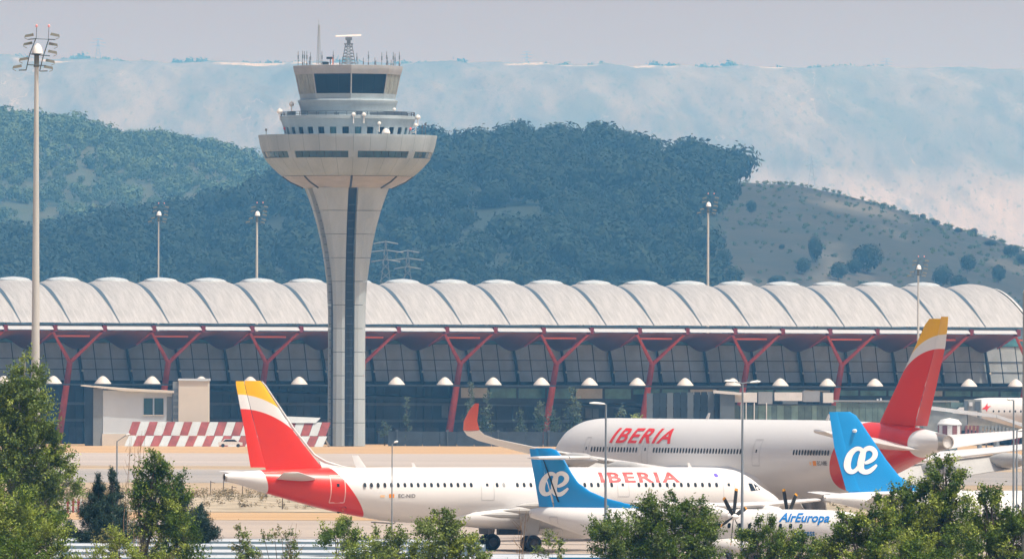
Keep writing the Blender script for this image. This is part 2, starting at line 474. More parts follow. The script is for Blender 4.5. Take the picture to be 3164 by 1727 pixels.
trim_me = mb.mesh('eave_trim', M_gut)
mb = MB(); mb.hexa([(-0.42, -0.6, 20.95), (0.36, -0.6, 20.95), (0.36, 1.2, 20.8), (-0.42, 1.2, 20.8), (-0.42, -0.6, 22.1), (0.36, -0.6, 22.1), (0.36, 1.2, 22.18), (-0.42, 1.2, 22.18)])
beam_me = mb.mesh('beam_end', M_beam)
def soff(a, b):
    v = 0.5 + 18.5 * b
    w = 0.5 - 0.5 * math.cos(2 * PI * a)
    return (BP * a, v, 21.25 - (0.26 - 0.15 * w) * v * (1 - 0.25 * b))
mb = MB(); mb.grid(soff, 14, 12)
sof_me = mb.mesh('soffit', M_sof, smooth=True, ang=180)
for k in range(K0, K1):
    u = U(k)
    rv = link('roof_vault', vault_me, terminal, (u + 3.0, 0, 0))
    if k > K0: link('roof_gutter', gut_me, terminal, (u + 3.0, 0, 0))
    if k < K1 - 1: link('roof_skylight', cap_me, terminal, (u + 3.0, 0, 0))
    link('eave_panel', eave_me, terminal, (u, 0, 0))
    link('eave_trim', trim_me, terminal, (u, 0, 0))
    link('soffit', sof_me, terminal, (u, 0, 0))
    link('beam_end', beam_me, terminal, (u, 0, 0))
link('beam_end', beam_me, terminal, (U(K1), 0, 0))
mb = MB()
mb.grid(lambda a, b: (U(K1) + 3.02 + 0.5 * a, 42 * b, roof_z(42 * b) + 0.25), 1, 40)
mb.grid(lambda a, b: (U(K1) + 3.52, 42 * b, roof_z(42 * b) + 0.25 - 1.5 * a), 1, 40)
mb.obj('roof_verge', mat('verge_metal', (0.45, 0.46, 0.46), 0.5, var=0.3, scale=0.8, stretch=(1, 3, 1)), terminal, smooth=True)

# red forked columns
def fork(k):
    u = U(k) + BP / 2
    mb = MB(); mb.tube([(u, 13.6, 0), (u, 6.0, 15.5)], [0.75, 0.55], 10)
    c = mb.obj('column', M_red, terminal, smooth=True)
    for sgn in (-1, 1):
        mb = MB(); mb.tube([(u, 6.05, 15.2), (u + sgn * BP / 2, 1.3, 21.0)], [0.40, 0.24], 8)
        mb.obj('arm', M_red, c, smooth=True)
        mb = MB(); mb.tube([(u + sgn * BP / 2, 1.3, 20.9), (u + sgn * BP / 2, 10.5, 18.6)], [0.22, 0.18], 8)
        mb.obj('arm', M_red, c, smooth=True)
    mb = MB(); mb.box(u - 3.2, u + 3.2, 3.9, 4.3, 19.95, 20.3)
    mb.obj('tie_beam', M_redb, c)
for k in range(-1, K1 + 1, 2): fork(k)

# glass front: panes, steel struts, rails
VG = 18.0
def slant(z): return (19.6 - z) * 0.13      # the struts lean along the front
pane_z = [(11.9, 13.9), (14.0, 15.9), (16.0, 18.9)]
for k in range(K0, K1 + 1):
    for j in range(3):
        for (za, zb) in pane_z:
            w = BP / 3
            x0 = U(k) + j * w + 0.10; x1 = x0 + w - 0.20
            mb = MB(); off = rnd.uniform(-0.03, 0.03)
            y = VG + off
            mb.hexa([(x0 + slant(za), y, za), (x1 + slant(za), y + rnd.uniform(-.03, .03), za), (x1 + slant(za), y + 0.08, za), (x0 + slant(za), y + 0.08, za),
                     (x0 + slant(zb), y + rnd.uniform(-.03, .03), zb), (x1 + slant(zb), y, zb), (x1 + slant(zb), y + 0.08, zb), (x0 + slant(zb), y + 0.08, zb)])
            pale = (k >= 19 and (j + k) % 2 == 0) or rnd.random() < 0.04
            mb.obj('pane', M_glass2 if (pale or k >= 20) else M_glass, terminal)
mb = MB(); mb.tube([(slant(18.9) - 0.2, VG - 0.5, 19.4), (slant(15) - 0.1, VG - 0.75, 15.5), (slant(11) + 0.2, VG - 0.5, 11.2)], [0.22, 0.34, 0.26], 6)
strut_me = mb.mesh('strut', M_mull, smooth=True)
mb = MB(); mb.lathe([(-0.2, 0.02), (-0.15, 0.15), (0, 0.22), (0.15, 0.15), (0.2, 0.02)], (slant(13.6), VG - 1.3, 13.7), n=8)
ball_me = mb.mesh('lamp', mat('lamp_glass', (0.8, 0.75, 0.65), 0.3))
mb = MB(); mb.lathe([(11.2, 1.6), (11.4, 1.54), (11.7, 1.32), (12.0, 1.06), (12.3, 0.78), (12.55, 0.48), (12.68, 0.2), (12.7, 0.01)], n=16)
scoop_me = mb.mesh('roof_scoop', M_scoop, smooth=True)
for k in range(K0, K1 + 1):
    link('strut', strut_me, terminal, (U(k), 0, 0))
    link('lamp', ball_me, terminal, (U(k) + 0.1, 0, 0))
    link('roof_scoop', scoop_me, terminal, (U(k) + 0.25, 1.6, 0))
UA, UB = U(K0), U(K1 + 1) + 4
for z in (11.75, 13.95, 15.95, 19.0):
    mb = MB(); mb.box(UA, UB, VG - 0.12, VG + 0.02, z - 0.06, z + 0.06); mb.obj('rail', M_mull, terminal)
mb = MB(); mb.box(UA, UB, VG + 0.4, VG + 26, 0.1, 20.3); mb.obj('wall', mat('inner_dark', (0.02, 0.032, 0.045), 0.8), terminal)
mb = MB(); mb.box(UA, UB, VG - 0.2, VG + 0.3, 18.95, 20.6); mb.obj('clerestory', M_teal, terminal)
# lower storeys
mb = MB(); mb.box(UA, UB, 0.0, VG + 0.3, 10.95, 11.25); mb.obj('ledge', M_mull, terminal)
mb = MB(); mb.box(UA, UB, VG - 3.2, VG - 2.9, 0, 10.74); mb.obj('lower_wall', M_dark, terminal)
for z in (7.3, 4.2):
    mb = MB(); mb.box(UA, UB, VG - 3.9, VG - 3.22, z, z + 0.5); mb.obj('floor_slab', M_slab, terminal)
mb = MB(); mb.box(-0.18, 0.18, VG - 3.8, VG - 3.22, 0, 10.7); post_me = mb.mesh('mullion', M_mull)
mb = MB(); mb.box(-0.07, 0.07, VG - 3.45, VG - 3.22, 0, 10.7); post2_me = mb.mesh('mullion', M_mull)
mb = MB(); mb.box(0, 2.7, VG - 3.4, VG - 3.23, 0, 3.0); pan_me = mb.mesh('lower_pane', mat('ground_glazing', (0.035, 0.05, 0.07), 0.3, var=0.4, scale=0.4))
mb = MB(); mb.box(0, 2.7, VG - 3.4, VG - 3.23, 0, 2.4); pan2_me = mb.mesh('lower_pane', mat('pale_shutter', (0.12, 0.15, 0.18), 0.5, var=0.3, scale=0.4))
for k in range(K0, K1 + 1):
    link('mullion', post_me, terminal, (U(k) + 0.6, 0, 0))
    for j in range(3):
        link('mullion', post2_me, terminal, (U(k) + 0.6 + (j + 0.5) * BP / 3, 0, 0))
        r_ = rnd.random()
        if r_ < 0.8: link('lower_pane', pan_me if r_ < 0.62 else pan2_me, terminal, (U(k) + 0.8 + j * BP / 3, 0, 0.1 + (4.9 if r_ > 0.5 and j == 1 else 0)))
# teal glazed connector hanging in front of the lower storeys (right of the tower)
def tpt(k, v, z): return (U(k), v, z)
mb = MB()
kk = [10.0, 12.0, 14.0, 16.0, 18.0, 21.6]
mb.hexa([tpt(9.6, 11.4, 7.6), tpt(21.6, 11.4, 8.8), tpt(21.6, 14, 8.8), tpt(9.6, 14, 7.6), tpt(9.6, 11.4, 10.9), tpt(21.6, 11.4, 10.9), tpt(21.6, 14, 10.9), tpt(9.6, 14, 10.9)])
conn = mb.obj('glazed_walkway', M_dark, terminal)
for i in range(20):
    k = 9.7 + i * 0.6
    z1 = 10.7 - 0.02 * i; z0 = z1 - (1.9 if i < 6 else 1.0)
    mb = MB(); mb.hexa([tpt(k, 11.25, z0), tpt(k + 0.55, 11.25, z0 + 0.03), tpt(k + 0.55, 11.35, z0), tpt(k, 11.35, z0), tpt(k, 11.22, z1), tpt(k + 0.55, 11.25, z1), tpt(k + 0.55, 11.35, z1), tpt(k, 11.35, z1)])
    mb.obj('pane', M_teal if (i % 4) else M_glass2, conn)
# curved dark sloping canopy from the tower to the right
mb = MB()
mb.grid(lambda a, b: (U(3.0 + 13 * a), 11.8 + 2 * b, 10.2 - 4.3 * a ** 1.4 + 0.3 * b), 30, 2)
mb.grid(lambda a, b: (U(3.0 + 13 * a), 11.8, 10.2 - 4.3 * a ** 1.4 - 0.6 * b), 30, 1)
mb.obj('canopy', M_mull, terminal, smooth=True)

# dark blast wall in front of the terminal
bw = empty('blast_wall', at(1545, 1379, 2142), 0, 'long dark panelled blast wall on the dry grass in front of the terminal', 'wall')
bw.location.z = 0
for i in range(13):
    mb = MB(); x = -20.6 + i * 3.17
    mb.hexa([(x + 0.03, -0.2, 0), (x + 3.12, -0.2, 0), (x + 3.12, 0.2, 0), (x + 0.03, 0.2, 0), (x + 0.03, -0.1, 2.72), (x + 3.12, -0.1, 2.7), (x + 3.12, 0.2, 2.7), (x + 0.03, 0.2, 2.72)])
    mb.obj('panel', mat('blast_panel', (0.035, 0.05, 0.07), 0.7, var=0.2, scale=0.5), bw)
for i in range(5):
    mb = MB(); mb.box(-19 + i * 9.3, -18.85 + i * 9.3, -0.4, -0.25, 0, 3.1); mb.box(-19.2 + i * 9.3, -18.7 + i * 9.3, -0.5, -0.25, 2.75, 3.0); mb.obj('post', M_slab, bw)

# ------------------------------------------------------------------ control tower
TW = at(1071, 1378, 2130); TW.z = 0
tower = empty('control_tower', TW, 0, 'tall concrete control tower with a wide bowl, stacked decks and a dark glass cab', 'control tower')
TS = FOC / 2130
def tz(py): return HC + (HOR - py) / TS
M_con = mat('tower_concrete', (0.315, 0.38, 0.42), 0.75, var=0.13, scale=0.25, stretch=(1, 1, 0.3), detail=9, bump=0.15)
M_con2 = mat('tower_concrete_shaft', (0.35, 0.41, 0.45), 0.75, var=0.14, scale=0.3, stretch=(1, 1, 0.12), detail=9, bump=0.15)
M_steelp = mat('grey_cladding', (0.34, 0.35, 0.36), 0.5, var=0.12, scale=0.3, stretch=(1, 1, 5), detail=4)
M_cabg = mat('cab_glass', (0.004, 0.014, 0.024), 0.25, spec=0.15)
M_band = mat('band_glass', (0.01, 0.06, 0.075), 0.15, var=0.5, scale=0.3, spec=0.6)
def pr(zx): return zx / 2.343 / TS
def pz(zy): return tz(zy / 2.343 + 50)
A0 = R(4.5)
def azp(r, az, z): return (r * math.sin(az), -r * math.cos(az), z)
# shaft: four flared petals between dark slots
sh_z = [(1378, 62), (1100, 61), (965, 62), (880, 66), (820, 74), (760, 84), (700, 98), (650, 113), (610, 128), (583, 139)]
slots = [R(9.5), R(100), R(190), R(291)]
slw = [1.02, .8, .8, 1.3]
for si, s0 in enumerate(slots):
    s1 = slots[(si + 1) % 4] + (2 * PI if si == 3 else 0); dS = s1 - s0
    mb = MB(); vs = []; fs = []
    zs = []
    for (py, rp) in sh_z:
        zs.append((tz(py), rp / TS))
    rings = []
    # refine with joints every 4.2 m
    fine = []
    z = 0.0
    while z < zs[-1][0]:
        fine.append(z); z += 4.3
    fine.append(zs[-1][0])
    for i in range(len(fine) - 1):
        za, zb = fine[i] + 0.06, fine[i + 1] - 0.03
        ra = interp(zs, za); rb = interp(zs, zb)
        sub = 3
        for j in range(sub):
            z0, z1 = za + (zb - za) * j / sub, za + (zb - za) * (j + 1) / sub
            def ring(z):
                r = interp(zs, z); h0, h1 = slw[si] / r, slw[(si + 1) % 4] / r
                a_ = [s0 + h0, s0 + dS * .3, s0 + dS * .5, s0 + dS * .7, s1 - h1]
                rr = [r * 0.90, r * 0.97, r * 1.03, r * 0.97, r * 0.90]
                out = [azp(q, a, z) for q, a in zip(rr, a_)]
                inn = [azp(max(q - 1.1, r * 0.45), a, z) for q, a in zip(rr, a_)]
                return out + inn[::-1]
            lo, hi = ring(z0), ring(z1)
            n = len(lo)
            fs = [(q, (q + 1) % n, (q + 1) % n + n, q + n) for q in range(n)] + [tuple(range(n))[::-1], tuple(range(n, 2 * n))]
            mb.add(lo + hi, fs)
    pet = mb.obj('shaft_pier', M_con2, tower, smooth=True, ang=20)
mb = MB(); mb.lathe([(0, 2.9), (33, 2.9), (40, 3.6), (46, 5.5), (47.2, 6.4)], n=24); mb.obj('shaft_core', M_mull, tower, smooth=True)
for s0 in slots:
    for z in np.arange(2, 45, 1.45):
        r = interp(zs, z) * 0.84
        a = azp(r * .93, s0, z); mb = MB(); mb.box(a[0] - 0.6, a[0] + 0.6, a[1] - 0.6, a[1] + 0.6, z, z + 0.09)
        mb.obj('slot_slat', M_slab, tower)
# bowl
cxo = -pr(747 - 752)
prof = [(pz(1250), pr(318)), (pz(1235), pr(350)), (pz(1205), pr(415)), (pz(1168), pr(468))]
mb = MB(); mb.lathe(prof, n=64); mb.lathe([(pz(1250) - 0.0, 3.0), (pz(1250), pr(318))], n=64)
mb.obj('bowl_underside', M_steelp, tower, smooth=True)
for k in range(8):
    a = A0 + k * PI / 4
    mb = MB(); mb.tube([azp(q + 0.05, a, z) for z, q in prof], 0.2, 4); mb.obj('rib', M_mull, tower)
prof2 = [(pz(1165), pr(478)), (pz(1140), pr(508)), (pz(1100), pr(549)), (pz(1060), pr(585)), (pz(1038), pr(601))]
prof3 = [(pz(991), pr(620)), (pz(950), pr(633)), (pz(900), pr(643)), (pz(878), pr(648)), (pz(870), pr(648))]
def shell(prof, name, inner, rim):
    mb = MB(); mb.lathe([(z, r - .18) for z, r in prof], n=96); mb.obj(name, M_mull, tower, smooth=True)
    for k in range(32):
        a0, a1 = A0 + k * PI / 16 + R(.07), A0 + (k + 1) * PI / 16 - R(.07)
        if math.cos((a0 + a1) / 2) < -.25: gapz = 0
        p_ = [(prof[0][0], inner)] + prof + rim
        mb = MB(); mb.grid(lambda u, v: azp(p_[round(v * (len(p_) - 1))][1], a0 + (a1 - a0) * u, p_[round(v * (len(p_) - 1))][0]), 4, len(p_) - 1)
        mb.obj('panel', M_con, tower, smooth=True, ang=40)
shell(prof2, 'bowl_lower_shell', pr(455), [(pz(1038), pr(560))])
shell(prof3, 'bowl_upper_shell', pr(560), [(pz(870), pr(635)), (pz(885), pr(630))])
mb = MB(); mb.lathe([(pz(882), pr(632)), (pz(880), 3)], n=96); mb.obj('terrace', M_con, tower)
mb = MB(); mb.lathe([(pz(1040), pr(590)), (pz(990), pr(606))], n=96); mb.obj('bowl_inner_wall', M_mull, tower, smooth=True)
def wedge(a0, a1, z0, r0, z1, r1, th, n=4):
    mb = MB()
    lo = [azp(r0, a0 + (a1 - a0) * i / n, z0) for i in range(n + 1)] + [azp(r0 - th, a0 + (a1 - a0) * i / n, z0) for i in range(n, -1, -1)]
    hi = [azp(r1, a0 + (a1 - a0) * i / n, z1) for i in range(n + 1)] + [azp(r1 - th, a0 + (a1 - a0) * i / n, z1) for i in range(n, -1, -1)]
    m_ = len(lo)
    mb.add(lo + hi, [(q, (q + 1) % m_, (q + 1) % m_ + m_, q + m_) for q in range(m_)] + [tuple(range(m_))[::-1], tuple(range(m_, 2 * m_))])
    return mb
for k in range(8):
    ac = A0 + (k + 0.5) * PI / 4
    g0, g1 = ac - R(19.3), ac + R(19.3)
    wedge(g1, g1 + R(6.4), pz(1038), pr(601), pz(991), pr(620), 0.9).obj('bowl_pier', M_con, tower, smooth=True)
    for j in range(7):
        a = g0 + (g1 - g0) * j / 7; b_ = g0 + (g1 - g0) * (j + 1) / 7
        wedge(a + R(0.25), b_ - R(0.25), pz(1036), pr(594), pz(993), pr(612), 0.1, 1).obj('window', M_band, tower)
# second level with its ring of windows
mb = MB(); mb.lathe([(pz(885), pr(452)), (pz(864), pr(455)), (pz(864), pr(445)), (pz(815), pr(452)), (pz(815), pr(466)), (pz(790), pr(474)), (pz(757), pr(487)), (pz(754), pr(492)), (pz(732), pr(492)), (pz(730), pr(480)), (pz(738), 3)], n=72)
mb.obj('second_level', M_con, tower, smooth=True)
for k in range(32):
    a = A0 + R(5.6) + k * PI / 16
    wedge(a - R(2.6), a + R(2.6), pz(866), pr(450), pz(812), pr(462), 0.4, 1).obj('window', M_cabg if k % 5 else M_band, tower)
    wedge(a + R(3.0), a + R(8.25), pz(866), pr(456), pz(813), pr(468), 0.6, 2).obj('window_pier', M_con, tower)
mb = MB()
for k in range(40):
    a = k * PI / 20
    mb.tube([azp(pr(484), a, pz(732)), azp(pr(484), a, pz(703))], 0.05, 4)
for zz in (703, 718):
    mb.tube([azp(pr(484), k * PI / 24, pz(zz)) for k in range(49)], 0.05, 4, cap=False)
mb.obj('railing', M_mull, tower)
for (a, zx, w) in ((-70, 700, 1.5), (-35, 705, 2.3), (-10, 712, 1.0), (12, 705, 1.2), (30, 708, 2.6), (48, 703, 3.0), (68, 700, 1.6)):
    p = azp(pr(430), R(a), 0)
    mb = MB(); mb.box(p[0] - w / 2, p[0] + w / 2, p[1] - 0.6, p[1] + 0.6, pz(732), pz(zx)); mb.obj('equipment_box', M_slab, tower)
# third drum
mb = MB(); mb.lathe([(pz(735), pr(340)), (pz(680), pr(343)), (pz(650), pr(352)), (pz(628), pr(362)), (pz(618), pr(362)), (pz(612), pr(350)), (pz(612), 2)], n=64)
mb.obj('third_drum', M_con, tower, smooth=True)
# cab: octagon
def oct_ring(r, z): return [azp(r, A0 + k * PI / 4, z) for k in range(8)]
def octband(mb, r0, z0, r1, z1):
    a, b_ = oct_ring(r0, z0), oct_ring(r1, z1)
    mb.add(a + b_, [(k, (k + 1) % 8, (k + 1) % 8 + 8, k + 8) for k in range(8)])
mb = MB(); octband(mb, pr(345), pz(618), pr(345), pz(602)); octband(mb, pr(345), pz(602), pr(352), pz(571)); octband(mb, pr(352), pz(571), pr(330), pz(571))
mb.obj('cab_base', M_con, tower)
mb = MB(); octband(mb, pr(372), pz(430), pr(384), pz(430)); octband(mb, pr(384), pz(430), pr(392), pz(405)); octband(mb, pr(392), pz(405), pr(396), pz(390)); octband(mb, pr(396), pz(390), pr(398), pz(368)); octband(mb, pr(398), pz(368), pr(385), pz(366)); mb.add(oct_ring(pr(385), pz(370)), [tuple(range(8))])
mb.obj('cab_roof', mat('cab_roof_concrete', (0.33, 0.345, 0.36), 0.7, var=0.1, scale=0.4), tower)
M_cabrefl = mat('cab_glass_baked_reflection', (0.24, 0.26, 0.23), 0.6, var=0.25, scale=0.5, stretch=(4, 4, 1))  # reflection in the cab's side panes, painted as a paler colour
for k in range(8):
    a, b_ = Vector(azp(pr(349), A0 + k * PI / 4, pz(571))), Vector(azp(pr(349), A0 + (k + 1) * PI / 4, pz(571)))
    c_, d_ = Vector(azp(pr(378), A0 + k * PI / 4, pz(430))), Vector(azp(pr(378), A0 + (k + 1) * PI / 4, pz(430)))
    for j in range(3):
        f0, f1 = 0.025 + j * 0.318, 0.025 + (j + 1) * 0.318 - 0.012
        q = [a.lerp(b_, f0), a.lerp(b_, f1), c_.lerp(d_, f1), c_.lerp(d_, f0)]
        inn = [v * 0.985 for v in q]
        for t_ in range(4): inn[t_].z = q[t_].z
        mb = MB(); mb.hexa([q[0], q[1], inn[1], inn[0], q[3], q[2], inn[2], inn[3]])
        mb.obj('window', M_cabrefl if k in (1, 6) else M_cabg, tower)
    mb = MB(); mb.tube([a * 1.0 + Vector((0, 0, 0)), c_], 0.13, 4); mb.obj('corner_post', M_steelp, tower)
mb = MB(); mb.lathe([(pz(571), pr(325)), (pz(430), pr(350))], n=8, ph=A0); mb.obj('cab_inner', M_mull, tower)
# roof antennas
def txp(zx): return (zx / 2.343 + 750 - 1071) / TS
M_ant = mat('antenna_metal', (0.16, 0.18, 0.2), 0.5)
zr = pz(368)
mb = MB()
bx = txp(540)
for dx, dy in ((-.35, -.3), (.35, -.3), (0, .35)):
    mb.tube([(bx + dx, dy, zr), (bx + 0.05 + dx * 0.35, dy * 0.35, pz(70))], 0.07, 4)
for i in range(16):
    f = i / 16; w = 0.35 * (1 - 0.65 * f); z = zr + (pz(70) - zr) * f; z2 = zr + (pz(70) - zr) * (f + 1 / 16)
    mb.tube([(bx - w, -0.3, z), (bx + w, -0.3, z2)], 0.045, 4)
mb.tube([(bx, 0, pz(75)), (bx, 0, pz(30))], 0.04, 4)
mb.obj('lattice_mast', mat('mast_grey', (0.35, 0.38, 0.40), 0.5), tower)
mb = MB(); rx = txp(757)
for sx in (-1, 1):
    for sy in (-1, 1):
        mb.tube([(rx + sx * 1.3, sy * 1.2, zr), (rx + sx * 0.55, sy * 0.5, pz(205))], 0.11, 4)
for i in range(7):
    f = i / 7; w = 1.3 - 0.75 * f; w2 = 1.3 - 0.75 * (f + 1 / 7); z = zr + (pz(205) - zr) * f; z2 = zr + (pz(205) - zr) * (f + 1 / 7)
    mb.tube([(rx - w, -w, z), (rx + w2, -w2, z2)], 0.07, 4); mb.tube([(rx + w, -w, z), (rx - w2, -w2, z2)], 0.07, 4); mb.tube([(rx - w, -w, z), (rx + w, -w, z)], 0.08, 4)
mb.box(rx - .8, rx + .8, -.8, .8, pz(212), pz(203)); mb.box(rx - .35, rx + .35, -.35, .35, pz(203), pz(180)); mb.box(rx - .6, rx + .6, -.5, .5, pz(180), pz(158))
rt = mb.obj('radar_pedestal', M_ant, tower)
mb = MB(); mb.hexa([(rx - 2.4, -0.45, pz(155)), (rx + 2.3, -0.45, pz(150)), (rx + 2.3, 0.3, pz(150)), (rx - 2.4, 0.3, pz(155)), (rx - 2.4, -0.3, pz(146)), (rx + 2.3, -0.3, pz(137)), (rx + 2.3, 0.3, pz(137)), (rx - 2.4, 0.3, pz(146))])
mb.obj('radar_bar', mat('radar_white', (0.7, 0.62, 0.58), 0.5), rt)
for i, (zx, zy) in enumerate(((392, 262), (424, 258), (438, 262), (455, 262), (481, 268), (472, 300), (648, 262), (693, 315), (815, 268), (822, 330), (865, 310), (902, 262), (945, 300), (952, 320), (997, 268), (1033, 262), (1038, 300), (1080, 265), (1092, 275), (1124, 262), (1064, 320), (566, 265))):
    x = txp(zx) ; y = rnd.uniform(-5, 5) if abs(x) < 6 else rnd.uniform(-2, 2)
    mb = MB(); mb.tube([(x, y, zr - 0.3), (x, y, pz(zy))], 0.055, 4)
    mb.tube([(x, y, pz(zy) - 1.4), (x, y, pz(zy) - 0.7)], 0.13, 5)
    if i % 2: mb.tube([(x, y, pz(zy) - 2.6), (x, y, pz(zy) - 2.1)], 0.15, 5)
    mb.obj('antenna', M_ant, tower)
mb = MB(); mb.box(txp(563), txp(613), -1, 1, zr, pz(340)); mb.box(txp(568), txp(605), -.8, .8, pz(340), pz(337)); mb.obj('equipment_box', M_mull, tower)
mb = MB(); mb.box(txp(640), txp(650), -1.2, -1.0, zr, pz(302)); mb.obj('orange_post', mat('orange_paint', (0.8, 0.2, 0.05), 0.5), tower)
mb = MB(); mb.box(txp(597), txp(640), -1.2, -.6, pz(318), pz(302)); mb.tube([(txp(625), -0.9, zr), (txp(625), -.9, pz(318))], 0.08, 4); mb.obj('camera_housing', M_mull, tower)
# small dishes and lamps on the decks
M_dish = mat('dish_white', (0.75, 0.72, 0.68), 0.5)
for (zx, zy, r) in ((262, 700, .55), (345, 645, .5), (1035, 860, .8), (1260, 738, .5), (985, 790, .35), (800, 728, .4), (875, 728, .4), (1090, 685, .35), (1245, 795, .4)):
    x = txp(zx); rr = pr(500) if zy > 690 else pr(370)
    if zy > 820: rr = pr(600)
    y = -math.sqrt(max(rr * rr - x * x, 1))
    mb = MB(); mb.lathe([(-r, .02), (-r * .7, r * .7), (0, r), (r * .7, r * .7), (r, .02)], (x, y, pz(zy)), n=10); mb.tube([(x, y, pz(zy) - 1.6), (x, y, pz(zy))], 0.09, 5)
    mb.tube([(x, y, pz(zy) - 1.2), (x * 0.93, y * 0.93, pz(zy) - 1.5)], 0.09, 5)
    mb.obj('dish', M_dish, tower, smooth=True)
for x_ in (txp(298), txp(1207)):
    mb = MB(); mb.lathe([(-.3, .02), (0, .3), (.3, .02)], (x_, -3.0, pz(822)), n=8); mb.tube([(x_, -3, pz(822) - .2), (x_ * 0.9, -3, pz(830))], 0.08, 4)
    mb.obj('warning_lamp', mat('lamp_red', (0.8, 0.1, 0.08), 0.4), tower)
for a, h in ((62, 3.0), (58, 2.2), (-66, 1.2)):
    p = azp(pr(640), R(a), pz(872)); mb = MB(); mb.tube([p, (p[0], p[1], p[2] + h * .6)], 0.06, 4); mb.lathe([(0, .2), (.4, .2)], (p[0], p[1], p[2] + h * .6), n=6, cap=True); mb.obj('deck_lamp', M_slab, tower)
# ------------------------------------------------------------------ aircraft tools
C_WHITE = (0.70, 0.695, 0.69); C_RED = (0.66, 0.024, 0.012); C_YEL = (0.86, 0.46, 0.008); C_BLUE = (0.0, 0.27, 0.66)
M_acw = zone_mat('aircraft_white', C_WHITE, [])
M_wing = mat('wing_paint', (0.60, 0.60, 0.60), 0.35, var=0.04, scale=0.4, stretch=(1, 0.2, 1))
M_grey = mat('aircraft_grey', (0.42, 0.42, 0.41), 0.4, var=0.08, scale=0.6)
M_tyre = mat('tyre_rubber', (0.012, 0.012, 0.014), 0.8)
M_rim = mat('wheel_rim', (0.08, 0.08, 0.085), 0.5)
M_rimw = mat('white_rim', (0.45, 0.45, 0.45), 0.5)
M_strut = mat('gear_strut', (0.30, 0.30, 0.31), 0.5)
M_win = mat('cabin_window', (0.012, 0.02, 0.03), 0.15)
M_winb = mat('closed_window', (0.30, 0.31, 0.32), 0.4)
M_line = mat('door_line', (0.48, 0.48, 0.48), 0.6)
M_metal = mat('bare_metal', (0.45, 0.43, 0.40), 0.35, metal=0.7)
M_black = mat('exhaust_black', (0.01, 0.01, 0.01), 0.7)
M_redpaint = mat('red_title', (0.75, 0.035, 0.035), 0.45)
M_bluet = mat('blue_title', (0.0, 0.17, 0.52), 0.45)
M_logo = mat('white_logo', (0.85, 0.85, 0.85), 0.4)
M_reg = mat('registration', (0.12, 0.12, 0.13), 0.5)
M_flag = mat('orange_flag', (0.85, 0.30, 0.03), 0.5)

def spline(tab, s, j):
    """monotone-ish cubic interpolation of table column j"""
    n = len(tab)
    if s <= tab[0][0]: return tab[0][j]
    if s >= tab[-1][0]: return tab[-1][j]
    for i in range(n - 1):
        if s <= tab[i + 1][0]: break
    x0, x1 = tab[i][0], tab[i + 1][0]; y0, y1 = tab[i][j], tab[i + 1][j]
    d = (y1 - y0) / (x1 - x0)
    dm = (y0 - tab[i - 1][j]) / (x0 - tab[i - 1][0]) if i > 0 else d
    dp = (tab[i + 2][j] - y1) / (tab[i + 2][0] - x1) if i + 2 < n else d
    m0 = 0 if dm * d <= 0 else 2 * dm * d / (dm + d); m1 = 0 if dp * d <= 0 else 2 * dp * d / (dp + d)
    if i == 0: m0 = d * 1.5
    t = (s - x0) / (x1 - x0); h = x1 - x0
    return y0 * (2 * t ** 3 - 3 * t * t + 1) + h * m0 * (t ** 3 - 2 * t * t + t) + y1 * (-2 * t ** 3 + 3 * t * t) + h * m1 * (t ** 3 - t * t)

